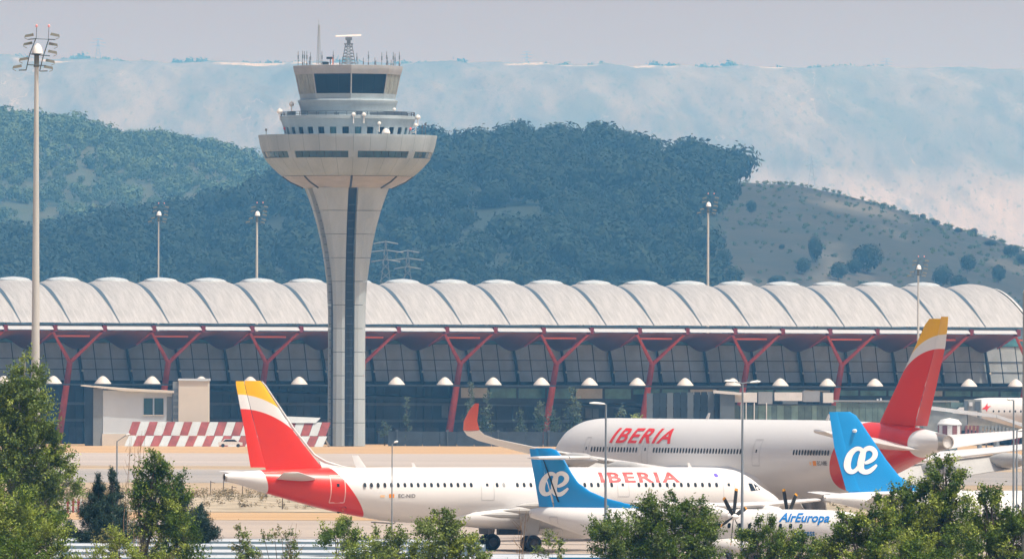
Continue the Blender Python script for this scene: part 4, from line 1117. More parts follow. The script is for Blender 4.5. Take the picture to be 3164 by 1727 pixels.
mb.v = [(a, b_, 4.9 + (c_ - 4.9) * .62) for a, b_, c_ in mb.v]; B.add(mb, 'belly_fairing', M_acw, ang=60)
mb = MB(); mb.tube([(-6.5, 0, 3.6), (-6.5, 0, .5)], .16, 8); g = B.add(mb, 'nose_gear', M_strut)
for dy in (-.4, .4): B.wheel(6.5, dy, .52, .35, parent=g)
def brow(F0, F1, n): wrow(B, F0, F1, n, 7.02, 1, w=.30, h=.43)
brow(1830, 1968, 16); brow(2022, 2290, 30); brow(2357, 2570, 24)
for F0, F1 in ((1986, 2004), (2327, 2350), (1806, 1820)):
    a, b_ = B.sF(F0, 1), B.sF(F1, 1); B.decal(B.ring(a, b_, 5.9, 8.0, .06), 'door', M_line, 1, B.fus)
    m_ = (a + b_) / 2; B.decal(B.rect(m_ - .12, m_ + .12, 6.95, 7.2), 'door_window', M_win, 1, B.fus, off=.015)
tL, tR = B.sF(1880, 1), B.sF(2068, 1)
B.decal(place_poly(text_poly('IBERIA', 1.2, abs(tL - tR), bold=.022, shear=.12, space=1.15), tL, 7.55, 1), 'title', M_redpaint, 1, B.fus, off=.04)
tL, tR = B.sF(2528, 1), B.sF(2556, 1); B.decal(place_poly(text_poly('EC-NBE', .34, abs(tL - tR), bold=.01), tL, 6.03, 1), 'registration', M_reg, 1, B.fus, off=.03)
B.decal(B.rect(B.sF(2514, 1), B.sF(2524, 1), 6.0, 6.38), 'flag', M_flag, 1, B.fus)
B.decal(B.rect(B.sF(2504, 1), B.sF(2510, 1), 6.05, 6.3), 'emblem', mat('pale_orange', (.85, .55, .3), .5), 1, B.fus)
for F0 in (2080, 2450):
    tt_ = B.sF(F0, 1); mb = MB(); mb.hexa([(-tt_, -.03, 9.45), (-tt_ - .5, -.03, 9.45), (-tt_ - .5, .03, 9.45), (-tt_, .03, 9.45), (-tt_ - .5, -.02, 10.0), (-tt_ - .8, -.02, 10.0), (-tt_ - .8, .02, 10.0), (-tt_ - .5, .02, 10.0)]); B.add(mb, 'antenna', M_acw)

# ------------------------------------------------------------------ turboprop with blue fin (front, nose to the right)
rzC = R(-28.5); LC = 27.2
tabC = [(0, 2.25, 2.1, .04), (.4, 2.62, 1.75, .42), (1.0, 2.95, 1.45, .75), (1.8, 3.35, 1.2, 1.05), (2.8, 3.72, 1.02, 1.3), (4, 3.82, .95, 1.42), (5, 3.84, .94, 1.43), (17, 3.84, .94, 1.43), (19, 3.84, 1.1, 1.40), (22, 3.84, 1.65, 1.2), (25, 3.84, 2.45, .8), (26.6, 3.80, 2.95, .45), (27.2, 3.7, 3.1, .3)]
tD = 804.0; tx = at(1640, 1600, tD).x
nD = tD - LC * math.sin(R(28.5)); nx = tx + LC * math.cos(R(28.5))
Cc = Plane('turboprop_airliner', CX + nx / nD * FOC, nD, rzC, tabC, LC, 'white high-wing propeller airliner with tall blue T-shaped tail, half hidden by bushes')
Cc.fuselage(M_acw, n=40, step=.5)
TC = lambda t: LC - t
M_blue = zone_mat('blue_fin_paint', C_BLUE, [], dirt=.04)
finC = Cc.foil([(TC(11.2), 0, 3.72, 9.4, .015), (TC(8.2), 0, 3.98, 6.4, .025), (TC(5.8), 0, 4.5, 4.1, .045), (TC(4.6), 0, 4.95, 3.1, .06), (TC(3.75), 0, 5.5, 2.45, .08), (TC(3.2), 0, 6.15, 2.15, .10), (TC(2.45), 0, 7.3, 1.85, .10), (TC(1.95), 0, 7.78, 1.55, .09), (TC(1.5), 0, 7.9, 1.2, .05)], 'fin', M_blue)
rc = Cc.foil([(TC(1.72), 0, 3.85, 1.1, .12), (TC(1.25), 0, 5.5, .95, .12), (TC(.75), 0, 7.0, .75, .12), (TC(.5), 0, 7.85, .66, .10)], 'rudder', M_blue)
bvC = BVHTree.FromPolygons([v.co.copy() for v in finC.data.vertices] + [v.co.copy() for v in rc.data.vertices], [tuple(p.vertices) for p in finC.data.polygons] + [tuple(i + len(finC.data.vertices) for i in p.vertices) for p in rc.data.polygons])
lv, lf = ae_logo()
W_ = 2.35; H_ = 2.1
Cc.decal(([(TC(.72) - (x - .02) * W_ - (0.0), 4.62 + y * H_) for x, y in lv], lf), 'tail_emblem', M_logo, -1, finC, off=.04, bvh=bvC, cut=.5)
Cc.decal(([(TC(2.25), 4.2), (TC(2.12), 4.2), (TC(.86), 7.35), (TC(.93), 7.35)], [(0, 1, 2, 3)]), 'rudder_gap', M_black, -1, finC, off=.06, bvh=bvC)
for sg in (-1, 1):
    Cc.foil([(TC(3.0), sg * .08, 7.25, 1.7, .17), (TC(2.75), sg * 3.5, 7.25, 1.25, .17), (TC(2.6), sg * 3.68, 7.25, 1.0, .12)], 'tailplane', M_acw)
for sg in (-1, 1):
    w_ = Cc.foil([(11.0, sg * .0, 4.05, 2.6, .16), (11.0, sg * 4.5, 4.1, 2.55, .16), (11.5, sg * 13.2, 4.35, 1.5, .14), (11.8, sg * 13.5, 4.37, 1.1, .08)], 'wing', M_acw)
    y_ = sg * 4.05
    mb = MB(); mb.lathe([(-9.7, .22), (-10.1, .42), (-11, .56), (-12.5, .58), (-14, .42), (-15.3, .08)], (0, y_, 3.35), axis='x', n=20)
    mb.v = [(a, b_, 3.45 + (c_ - 3.35) * 1.15) for a, b_, c_ in mb.v]
    Cc.add(mb, 'engine_nacelle', M_acw, w_)
    mb = MB(); mb.lathe([(-8.95, .02), (-9.15, .16), (-9.5, .24), (-9.72, .25)], (0, y_, 3.35), axis='x', n=14)
    sp_ = Cc.add(mb, 'spinner', M_logo)
    for k in range(6):
        a = R(12 if sg < 0 else 40) + k * PI / 3; ca, sa = math.cos(a), math.sin(a)
        def bp(r, c_, dx): return (-9.4 + dx, y_ + r * sa + c_ * ca, 3.35 + r * ca - c_ * sa)
        for nm, r0, r1, m_ in (('blade', .2, 1.80, M_black), ('blade_tip', 1.805, 1.96, mat('yellow_tip', (.62, .28, .015), .5) if k == 0 and sg == -1 else bpy.data.materials['yellow_tip'])):
            mb = MB()
            c0, c1 = (.07, .11) if nm == 'blade' else (.11, .07)
            cm = .13
            vs = []
            for r, c_ in ((r0, c0), ((r0 + r1) / 2, cm if nm == 'blade' else .10), (r1, c1)):
                vs += [bp(r, -c_, -.05), bp(r, c_, .05), bp(r, c_, .09), bp(r, -c_, -.01)]
            fs = [(0, 1, 2, 3), (11, 10, 9, 8)]
            for i in range(2):
                for q in range(4): fs.append((i * 4 + q, i * 4 + (q + 1) % 4, i * 4 + 4 + (q + 1) % 4, i * 4 + 4 + q))
            mb.add(vs, fs); Cc.add(mb, nm, m_, sp_, smooth=False)
    tg = 11.0
    mb = MB(); mb.lathe([(-9.2, .05), (-10, .5), (-11, .62), (-12.5, .5), (-13.6, .06)], (0, sg * 1.35, 1.25), axis='x', n=16); Cc.add(mb, 'gear_fairing', M_acw)
    mb = MB(); mb.tube([(-tg, sg * 1.5, 1.2), (-tg, sg * 2.05, .45)], .1, 8); g = Cc.add(mb, 'landing_gear', M_strut)
    for dy in (-.22, .22): Cc.wheel(tg, sg * 2.05 + dy, .46, .27, rim=M_rimw, parent=g)
mb = MB(); mb.tube([(-2.2, 0, 1.1), (-2.2, 0, .3)], .08, 8); g = Cc.add(mb, 'nose_gear', M_strut)
for dy in (-.17, .17): Cc.wheel(2.2, dy, .3, .18, rim=M_rimw, parent=g)
ts = [5.6 + .785 * i for i in range(20)]
Cc.windows(ts, 2.72, -1, w=.26, h=.36)
tL, tR = Cc.sF(2405, -1), Cc.sF(2560, -1)
Cc.decal(place_poly(text_poly('AirEuropa', .80, abs(tL - tR), bold=.028), tL, 2.82, -1), 'title', M_bluet, -1, Cc.fus, off=.03)
tL, tR = Cc.sF(2455, -1), Cc.sF(2519, -1)
Cc.decal(place_poly(text_poly('express', .42, abs(tL - tR), bold=.02), tL, 1.95, -1), 'title', M_bluet, -1, Cc.fus, off=.03)
for F0, F1 in ((2348, 2378), (1700, 1722)):
    a, b_ = Cc.sF(F0, -1), Cc.sF(F1, -1); Cc.decal(Cc.ring(a, b_, 1.6, 3.2, .04), 'door', M_line, -1, Cc.fus)
mb = MB(); mb.tube([(-19.5, 0, .98), (-18.8, 0, .78)], .12, 6); Cc.add(mb, 'tail_bumper', M_black)
for t0, t1, z0, z1 in ((1.75, 2.2, 2.85, 3.2), (2.25, 2.65, 2.85, 3.25)):
    Cc.decal(Cc.rect(t0, t1, z0, z1), 'cockpit_window', M_win, -1, Cc.fus, off=.02)

# ------------------------------------------------------------------ regional jet with blue fin (right, behind the big bush)
rzD = R(22); LD = 38.65
tabD = [(0, 3.0, 2.9, .04), (.5, 3.5, 2.5, .5), (1.5, 4.1, 2.1, .95), (3, 4.85, 1.85, 1.35), (5, 5.1, 1.76, 1.5), (7, 5.12, 1.75, 1.51), (26, 5.12, 1.75, 1.51), (29, 5.12, 2.1, 1.45), (33, 5.1, 3.0, 1.15), (36, 5.02, 3.85, .8), (38, 4.9, 4.3, .45), (38.65, 4.8, 4.4, .3)]
tD = 795.0; tx = at(2545, 1540, tD).x
nD = tD + LD * math.sin(rzD); nx = tx + LD * math.cos(rzD)
Dd = Plane('regional_jet', CX + nx / nD * FOC, nD, rzD, tabD, LD, 'white jet airliner with low blue fin at the right edge, body behind the largest bush')
Dd.fuselage(M_acw, n=40, step=.5)
TD = lambda t: LD - t
finD = Dd.foil([(TD(7.6), 0, 5.0, 5.8, .03), (TD(6.6), 0, 5.55, 4.85, .05), (TD(5.6), 0, 6.1, 3.95, .07), (TD(4.6), 0, 7.25, 3.15, .09), (TD(2.75), 0, 9.75, 1.75, .10), (TD(2.35), 0, 10.25, 1.45, .09), (TD(1.9), 0, 10.5, 1.1, .05)], 'fin', M_blue)
rd = Dd.foil([(TD(2.75), 0, 5.1, 1.1, .14), (TD(1.65), 0, 8.0, .9, .13), (TD(1.12), 0, 9.9, .68, .12), (TD(.95), 0, 10.48, .6, .11)], 'rudder', M_blue)
bvD = BVHTree.FromPolygons([v.co.copy() for v in finD.data.vertices] + [v.co.copy() for v in rd.data.vertices], [tuple(p.vertices) for p in finD.data.polygons] + [tuple(i + len(finD.data.vertices) for i in p.vertices) for p in rd.data.polygons])
Dd.decal(([(TD(1.50) - (x - .02) * 2.45, 6.28 + y * 2.35) for x, y in lv], lf), 'tail_emblem', M_logo, -1, finD, off=.04, bvh=bvD, cut=.5)
mb = MB(); mb.lathe([(-.25, .02), (-.15, .12), (.15, .12), (.25, .02)], (-TD(2.15), -.22, 9.2), axis='y', n=10); Dd.add(mb, 'fin_lamp', M_logo)
for sg in (-1, 1):
    Dd.foil([(TD(6.0), sg * .3, 4.35, 3.2, .10), (TD(5.4), sg * 1.1, 4.45, 2.7, .10), (TD(2.6), sg * 5.9, 4.95, 1.3, .09), (TD(2.4), sg * 6.05, 4.97, 1.0, .06)], 'tailplane', M_acw)
    w_ = Dd.foil([(13.5, sg * 1.0, 2.2, 6.3, .12), (15.2, sg * 4.2, 2.6, 3.9, .11), (20.6, sg * 13.8, 3.6, 1.5, .1), (21.8, sg * 14.3, 5.0, .6, .08)], 'wing', M_wing)
    Dd.engine(11.6, sg * 4.4, 1.5, .85, 3.6, M_acw)
    mb = MB(); mb.tube([(-18.6, sg * 2.6, 2.2), (-18.6, sg * 2.97, .5)], .12, 8); g = Dd.add(mb, 'landing_gear', M_strut)
    for dy in (-.3, .3): Dd.wheel(18.6, sg * 2.97 + dy, .5, .3, parent=g)
mb = MB(); mb.lathe([(-TD(.4), .30), (-TD(-.08), .24), (-TD(-.08), .18)], (0, 0, 4.6), axis='x', n=16); Dd.add(mb, 'exhaust', M_metal)
Dd.windows([4.8 + .79 * i for i in range(24)], 4.05, -1, w=.26, h=.38)
t_ = Dd.sF(3145, -1); Dd.decal(([(t_ + .16 * math.cos(k * PI / 5), 4.05 + .17 * math.sin(k * PI / 5)) for k in range(10)], [tuple(range(10))]), 'outflow_valve', M_black, -1, Dd.fus, split=False)
mb = MB(); mb.tube([(-3.2, 0, 1.9), (-3.2, 0, .35)], .09, 8); g = Dd.add(mb, 'nose_gear', M_strut)
for dy in (-.18, .18): Dd.wheel(3.2, dy, .34, .2, parent=g)

# ------------------------------------------------------------------ airliner at the gate (far right)
rzE = PI - R(18); LE = 60
tabE = [(0, 6.3, 6.1, .06), (.5, 6.9, 5.5, .7), (1.5, 7.6, 4.9, 1.4), (3, 8.9, 4.4, 2.1), (5, 9.45, 4.05, 2.6), (7, 9.6, 3.97, 2.8), (9, 9.61, 3.96, 2.82), (42, 9.61, 3.96, 2.82), (50, 9.5, 5.3, 2.2), (60, 8.9, 7.9, .5)]
Ee = Plane('airliner', 2932, 1952, rzE, tabE, LE, 'distant white airliner at the gate, cut by the right edge, small red emblem')
Ee.fuselage(M_acw, n=40, step=1)
def bird():
    return ([(0, .1), (.55, .5), (.9, 1.2), (1.05, .55), (1.7, .7), (1.15, .25), (1.0, -.4), (.75, .1)], [(0, 1, 7), (1, 2, 3), (1, 3, 5), (3, 4, 5), (1, 5, 7), (5, 6, 7)])
v_, f_ = bird(); tb = Ee.sF(3033, 1)
Ee.decal(([(tb + a * .95, 7.6 + b_ * .95) for a, b_ in v_], f_), 'emblem', M_redpaint, 1, Ee.fus, off=.06)
Ee.windows([8.5 + .95 * i for i in range(36)], 7.35, 1, w=.28, h=.36)
for sg in (-1, 1):
    Ee.foil([(20, sg * 1.5, 5.0, 10, .12), (24.5, sg * 8, 5.8, 6.5, .11), (35, sg * 28, 8.0, 2.2, .1)], 'wing', M_wing)
    Ee.engine(19, sg * 9.3, 3.6, 1.4, 5, M_acw)
    mb = MB(); mb.tube([(-31, sg * 4.8, 5), (-31, sg * 5.3, .8)], .3, 8); g = Ee.add(mb, 'landing_gear', M_strut)
    for dt in (-.9, .9): Ee.wheel(31 + dt, sg * 5.3, .7, .9, parent=g)
    Ee.foil([(50, sg * .5, 8.2, 6, .1), (55.5, sg * 9, 9.2, 2.2, .1)], 'tailplane', M_wing)
Ee.foil([(46, 0, 9.3, 8.5, .1), (54, 0, 17.0, 3.2, .1)], 'fin', mFinB)
mb = MB(); mb.tube([(-6.5, 0, 4.3), (-6.5, 0, .5)], .16, 8); g = Ee.add(mb, 'nose_gear', M_strut); Ee.wheel(6.5, 0, .52, .9, parent=g)
# ------------------------------------------------------------------ floodlight masts
M_mast = mat('galvanised_mast', (0.50, 0.49, 0.46), 0.55, var=0.10, scale=0.5, stretch=(1, 1, 0.2))
M_lampb = mat('floodlight_body', (0.15, 0.15, 0.12), 0.5, var=.1, scale=2)
M_dk = mat('dark_frame', (0.035, 0.06, 0.075), 0.5)
M_dome = mat('white_dome', (0.85, 0.83, 0.80), 0.45)
M_redl = mat('obstruction_lamp', (0.85, 0.35, 0.33), 0.4)
def mast(px, ytop, D, r0, r1, k, label, lean=1.0, full=True):
    """ytop: row of the lamp heads' top; k: size factor"""
    base = at(px, 1300, D); base.z = 0
    top = at(px, ytop, D).z
    m = empty('light_mast', base, 0, label, 'light mast', 'floodlight masts around the terminal')
    hp = top - 5.2 * k
    mb = MB()
    segs = 7
    for i in range(segs):
        za, zb = hp * i / segs, hp * (i + 1) / segs
        mb.lathe([(za, r0 + (r1 - r0) * i / segs), (zb, (r0 + (r1 - r0) * (i + 1) / segs) * 1.03)], n=12)
    mb.obj('pole', M_mast, m, smooth=True)
    mb = MB(); z = hp
    mb.lathe([(z - .2 * k, .5 * k), (z + .1 * k, .5 * k)], n=10, cap=True)
    mb.tube([(0, 0, z), (0, 0, z + 1.9 * k)], .42 * k, 10); mb.obj('head_drum', M_lampb, m)
    mb = MB(); mb.lathe([(z + 1.8 * k, .3 * k), (z + 2.1 * k, .95 * k)], n=14, cap=True); mb.obj('dome_base', M_dk, m)
    mb = MB(); mb.lathe([(z + 2.1 * k, .95 * k), (z + 2.8 * k, .86 * k), (z + 3.4 * k, .62 * k), (z + 3.75 * k, .25 * k), (z + 3.8 * k, .01)], (0.15 * k, 0, 0), n=18); mb.obj('dome', M_dome, m, smooth=True)
    mb = MB(); w = .09 * k
    # the two raked ladders
    L0, L1 = (-1.85, -1.0), (0.0, 4.55); 
    mb.tube([(-1.75 * k, -.3, z - .7 * k), (-1.2 * k, -.3, z + 1.8 * k), (-.1 * k, -.3, z + 4.7 * k)], w, 5)
    mb.tube([(.55 * k, -.3, z - .9 * k), (1.15 * k, -.3, z + 1.6 * k), (2.1 * k, -.3, z + 4.6 * k)], w, 5)
    mb.tube([(-.1 * k, -.3, z + 4.6 * k), (2.1 * k, -.3, z + 4.5 * k)], w * .6, 5)
    mb.tube([(-1.5 * k, -.3, z + .2 * k), (1.6 * k, -.3, z + .05 * k)], w, 5)
    mb.tube([(-1.0 * k, -.3, z + 2.0 * k), (2.3 * k, -.3, z + 1.7 * k)], w, 5)
    mb.tube([(-3.0 * k, -.3, z - .75 * k), (-1.7 * k, -.3, z - .7 * k)], w * 1.2, 5)
    mb.tube([(.6 * k, -.3, z - .9 * k), (1.9 * k, -.3, z - .85 * k)], w, 5)
    mb.tube([(2.1 * k, -.3, z + 4.5 * k), (3.2 * k, -.3, z + 4.45 * k)], w, 5)
    mb.tube([(-1.4 * k, -.3, z + 4.5 * k), (-.2 * k, -.3, z + 4.6 * k)], w, 5)
    mb.tube([(-.05 * k, -.3, z + 4.6 * k), (.0, -.3, z + 6.6 * k)], w * .5, 4); mb.tube([(2.0 * k, -.3, z + 4.6 * k), (2.1 * k, -.3, z + 6.5 * k)], w * .5, 4)
    mb.obj('lamp_frame', M_dk, m)
    for (x, zz, fl) in ((-1.3, 5.2, 1), (-1.5, 3.8, 1), (-2.2, .9 + .3, 1), (-3.3, -.1, 1), (3.1, 5.3, -1), (2.8, 3.7, -1), (2.7, 2.4, -1), (2.3, .85, -1), (2.0, -.2, -1)):
        x0, zc = x * k, z + zz * k
        mb = MB(); a, h, d = .80 * k, .22 * k, .5 * k
        tl = .14 * k * fl
        mb.hexa([(x0 - a, -d, zc - h - tl), (x0 + a, -d, zc - h + tl), (x0 + a, d, zc - h + tl), (x0 - a, d, zc - h - tl), (x0 - a * .8, -d * .7, zc + h - tl), (x0 + a * .9, -d * .7, zc + h + tl), (x0 + a * .9, d * .7, zc + h + tl), (x0 - a * .8, d * .7, zc + h - tl)])
        mb.tube([(x0 - a * fl * .8, 0, zc), (x0 - a * fl * .9, 0, zc - .5 * k), (x0 - a * .2 * fl, -.1, zc - .75 * k)], .05 * k, 4)
        mb.obj('floodlight', M_lampb, m)
    for x in (0, 2.1):
        mb = MB(); mb.lathe([(z + 6.5 * k, .05 * k), (z + 6.65 * k, .2 * k), (z + 6.9 * k, .2 * k), (z + 7.05 * k, .05 * k)], (x * k, -.3, 0), n=8, cap=True); mb.obj('obstruction_lamp', M_redl, m)
    return m
mast(109, 110, 950, 0.44, 0.16, .48, 'tallest floodlight mast at the left edge, rising above the leafy poplar', )
mast(488, 641, 2420, 0.24, 0.13, .55, 'faint floodlight mast behind the terminal roof, midway between the biggest mast and the tower')
mast(792, 640, 2400, 0.36, 0.20, .58, 'floodlight mast behind the terminal roof, close to the left of the tower')
mast(2186, 612, 2430, 0.34, 0.20, .58, 'floodlight mast behind the terminal roof against the dark wood on the right')
mast(2836, 806, 1900, 0.26, 0.15, .45, 'slim floodlight mast standing before the terminal roof right beside the leaning red fin')

# street lamps
M_lpole = mat('lamp_pole', (0.22, 0.26, 0.30), 0.5, var=.2, scale=1.5, stretch=(1, 1, .3))
M_lhead = mat('lamp_head', (0.62, 0.62, 0.60), 0.4)
def street_lamp(px, ytop, D, r, label, arms, hx=.9, grp='slim street lamps'):
    b = at(px, 1300, D); b.z = 0; t = at(px, ytop, D).z
    m = empty('street_lamp', b, 0, label, 'street lamp', grp)
    mb = MB(); mb.tube([(0, 0, 0), (0, 0, t * .5), (0, 0, t)], [r, r * .85, r * .6], 8); mb.obj('pole', M_lpole, m, smooth=True)
    for sg, dz, Lx in arms:
        mb = MB(); mb.tube([(0, 0, t - .02), (sg * Lx * .5, 0, t + dz * .5), (sg * Lx, 0, t + dz)], r * .45, 6); mb.obj('arm', M_lpole, m)
        mb = MB(); vs = []
        for q, wd, th in ((0, .10, .05), (.25, .2, .09), (.7, .2, .10), (1.0, .08, .04)):
            x = sg * (Lx + q * hx * .9); zc = t + dz + .05 * q
            vs += [(x, -wd, zc), (x, 0, zc + th), (x, wd, zc), (x, 0, zc - th * .6)]
        fs = [(0, 1, 2, 3), (12, 13, 14, 15)] + [(i * 4 + k, i * 4 + (k + 1) % 4, i * 4 + 4 + (k + 1) % 4, i * 4 + 4 + k) for i in range(3) for k in range(4)]
        mb.add(vs, fs); mb.obj('lamp_head', M_lhead, m, smooth=True)
street_lamp(1872, 1250, 640, .085, 'street lamp with one oval head, right of the blue turboprop tail fin', [(-1, .03, .05)], hx=.95)
street_lamp(1876, 1250, 640.0, .02, 'x', [])  if False else None
street_lamp(2294, 1183, 620, .085, 'double-armed street lamp crossing the wide-body, its thin pole ending in the bush', [(-1, .05, .40), (1, .02, .40)], hx=.62)
street_lamp(1212, 1372, 760, .055, 'slim street lamp with one slanting head before the rear body of the narrow-body', [(1, .12, .12)], hx=.3)
street_lamp(362, 1362, 700, .07, 'slim street lamp with one slanting arm between the conifers on the left', [(1, .35, .55)], hx=.25)
street_lamp(3132, 1236, 700, .08, 'thin street lamp at the right edge, the taller one of a close pair', [(-1, .0, .15)], hx=.3)
street_lamp(3142, 1330, 640, .06, 'thin street lamp at the right edge, the shorter one of a close pair', [(1, -.02, .05)], hx=.4)
# thick pole at the right border
b = at(3168, 1300, 500); b.z = 0
m = empty('pole', b, 0, 'thick pale grey pole cut by the right edge of the view', 'pole')
tz_ = at(3162, 905, 500).z
mb = MB(); mb.tube([(0, 0, 0), (0, 0, tz_)], [.16, .12], 12); mb.obj('shaft', M_mast, m, smooth=True)
mb = MB(); mb.lathe([(tz_, .14), (tz_ + .12, .1), (tz_ + .15, .01)], n=12); mb.obj('cap', M_mast, m)

# ------------------------------------------------------------------ service building and blast fence left of the tower
D_S = 2120.0; SS = FOC / D_S
def S(px): return (unroll(px, 1300)[0]) / SS
def Z(py, px=500, D=D_S): return at(px, py, D).z
sb = empty('service_building', (S(420), D_S, 0), 0, 'pale low service building with dark window pair and thin overhanging roof, left of the tower', 'building')
ox = S(420)
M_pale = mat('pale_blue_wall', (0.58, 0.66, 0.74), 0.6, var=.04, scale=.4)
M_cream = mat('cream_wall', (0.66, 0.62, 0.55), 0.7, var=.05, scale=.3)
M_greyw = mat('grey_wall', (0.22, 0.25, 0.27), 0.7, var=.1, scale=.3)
def bx(name, x0, x1, y0, y1, p0, p1, m, par, o=None):
    o = ox if o is None else o
    mb = MB(); za, zb = Z(p1) if p1 < 1378 else 0.0, Z(p0); mb.box(S(x0) - o, S(x1) - o, y0, y1, za, zb); return mb.obj(name, m, par)
bx('wall', 318, 532, 0, 12, 1206, 1340, M_pale, sb)
bx('plinth', 316, 440, -.15, 11.9, 1340, 1379, M_cream, sb)
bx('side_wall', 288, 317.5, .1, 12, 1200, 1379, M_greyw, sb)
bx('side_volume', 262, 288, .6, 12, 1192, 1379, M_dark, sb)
mb = MB(); x0, x1, x2 = S(250) - ox, S(390) - ox, S(538) - ox
mb.hexa([(x0, -1.2, Z(1193)), (x1, -1.2, Z(1208)), (x1, 12.3, Z(1208)), (x0, 12.3, Z(1193)), (x0, -1.2, Z(1190)), (x1, -1.2, Z(1200)), (x1, 12.3, Z(1200)), (x0, 12.3, Z(1190))])
mb.obj('roof', M_cream, sb)
mb = MB(); mb.hexa([(x1 + .02, -1.2, Z(1208)), (x2, -1.2, Z(1214)), (x2, 12.3, Z(1214)), (x1 + .02, 12.3, Z(1208)), (x1 + .02, -1.2, Z(1200)), (x2, -1.2, Z(1207)), (x2, 12.3, Z(1207)), (x1 + .02, 12.3, Z(1200))]); mb.obj('roof', M_cream, sb)
for a in (444, 477):
    w_ = bx('window', a, a + 28, -.12, .1, 1230, 1281, M_band, sb)
    mb = MB(); mb.box(S(a) - ox - .1, S(a + 28) - ox + .1, -.2, -.13, Z(1284), Z(1281)); mb.obj('sill', M_cream, w_)
bx('recess', 515, 531, -.05, .1, 1225, 1300, M_greyw, sb)
st = empty('stair_tower', (S(598), D_S - 1, 0), 0, 'plain beige block with a shade-darkened side and flat cap behind the checkered fence', 'building')
o2 = S(598)
bx('wall', 552, 644, 0, 9, 1176, 1379, M_cream, st, o2)
bx('side_wall', 534, 551.8, .2, 9, 1178, 1379, M_greyw, st, o2)  # shade of the left face is put into this darker grey box
bx('cap', 550, 647, -.25, 9.2, 1169, 1175.8, M_pale, st, o2)
for i in range(5):
    bx('louvre', 536, 550, .1, .19, 1200 + i * 20, 1212 + i * 20, M_slab, st, o2)
# fence of red and white slanted panels
fe = empty('blast_fence', (S(560), D_S - 12, 0), 0, 'slanted blast fence checkered in red and white behind the tail of the narrow-body', 'fence')
SSf = FOC / (D_S - 12)
def Sf(px): return (px - CX) / SSf
M_fr = mat('fence_red', (0.28, 0.06, 0.05), 0.7, var=.25, scale=.6)
M_fw = mat('fence_white', (0.48, 0.53, 0.56), 0.6, var=.06, scale=.6)
zr_ = [(1346, 1382), (1303, 1344)]
o3 = (S(560)) 
i = 0
x = 385
row = 0
while x < 985:
    for r_, (pa, pb) in enumerate(zr_):
        w = 26.7
        x_ = x + (10 if r_ else 0)
        za, zb = (at(600, pb + 1, D_S - 12).z, at(600, pa, D_S - 12).z)
        if r_ == 0: za = 0.05
        sh = 14 / SSf
        if r_ == 1 and 770 < x < 10: pass
        mb = MB(); xa, xb = Sf(x_) - o3 + .03, Sf(x_ + w) - o3 - .03
        if r_ == 1 or True:
            ya = 0.0 if r_ == 0 else 1.0; yb = 1.0 if r_ == 0 else 2.0
            mb.hexa([(xa, ya, za), (xb, ya, za), (xb, ya + .15, za), (xa, ya + .15, za), (xa + sh, yb, zb), (xb + sh, yb, zb), (xb + sh, yb + .15, zb), (xa + sh, yb + .15, zb)])
        mb.obj('panel', M_fr if (i + r_ + 1) % 2 == 0 else M_fw, fe)
    x += w; i += 1
for x in range(800, 1000, 45):
    mb = MB(); mb.tube([(Sf(x) - o3, 2.2, at(600, 1312, D_S - 12).z), (Sf(x + 38) - o3, 8, 0)], .18, 5); mb.obj('brace', M_fw, fe)
mb = MB(); mb.hexa([(Sf(880) - o3, 1.7, Z(1304)), (Sf(976) - o3, 1.7, Z(1304)), (Sf(976) - o3, 2.6, Z(1304)), (Sf(880) - o3, 2.6, Z(1304)), (Sf(888) - o3, 2.2, Z(1284)), (Sf(992) - o3, 2.2, Z(1288)), (Sf(992) - o3, 2.8, Z(1288)), (Sf(888) - o3, 2.8, Z(1284))]); mb.obj('deflector', M_fw, fe)
# small service cars at the foot of the fence
def car(px, D, L, colr, label):
    b = at(px, 1380, D); b.z = 0; c = empty('parked_car', b, R(3), label, 'car', 'small cars at the foot of the terminal')
    mb = MB(); mb.prism([(-L / 2, .35), (-L / 2, .95), (-L * .36, 1.0), (-L * .24, 1.45), (L * .2, 1.48), (L * .33, 1.0), (L / 2, .85), (L / 2, .35)], -.85, .85); mb.obj('body', colr, c)
    mb = MB(); mb.prism([(-L * .32, 1.02), (-L * .22, 1.38), (L * .17, 1.40), (L * .28, 1.02)], -.87, .87); mb.obj('side_glass', M_win, c)
    for a in (-L * .32, L * .32):
        mb = MB(); mb.lathe([(-.88, .01), (-.88, .32), (.88, .32), (.88, .01)], (a, 0, .32), axis='y', n=14); mb.obj('wheel', M_tyre, c)
M_carw = mat('car_white', (.7, .7, .7), .3); M_card = mat('car_grey', (.15, .16, .17), .3)
car(712, 2095, 4.3, M_carw, 'small white car under the checkered fence beside the yellow-topped fin')

# ------------------------------------------------------------------ pier with jet bridges (right)
D_P = 2035.0; SP = FOC / D_P
def XP(px): return (px - CX) / SP
def ZP(py, px=2500): return at(px, py, D_P).z
pb = empty('pier_building', (XP(2520), D_P, 0), 0, 'low glazed pier with greenish panes and pale cabins on its roof behind the wide-body', 'building')
o4 = XP(2520)
M_gp = mat('green_pane', (0.10, 0.17, 0.17), 0.3, var=.3, scale=.5, spec=.6)
M_gp2 = mat('pale_green_pane', (0.18, 0.30, 0.29), 0.3, var=.2, scale=.5, spec=.6)
M_gp3 = mat('grey_block_wall', (0.10, 0.13, 0.16), 0.6, var=.15, scale=.4)
M_pw = mat('cabin_white', (0.62, 0.64, 0.66), 0.5, var=.06, scale=.5)
M_pg = mat('cabin_grey', (0.26, 0.29, 0.33), 0.5, var=.08, scale=.5)
def pbx(name, x0, x1, y0, y1, p0, p1, m, par=pb, floor=False):
    mb = MB(); mb.box(XP(x0) - o4, XP(x1) - o4, y0, y1, 0 if floor else ZP(p1), ZP(p0)); return mb.obj(name, m, par)
pbx('wall', 2246, 2960, .4, 16, 1256, 1300, M_dark, floor=True)
x = 2250
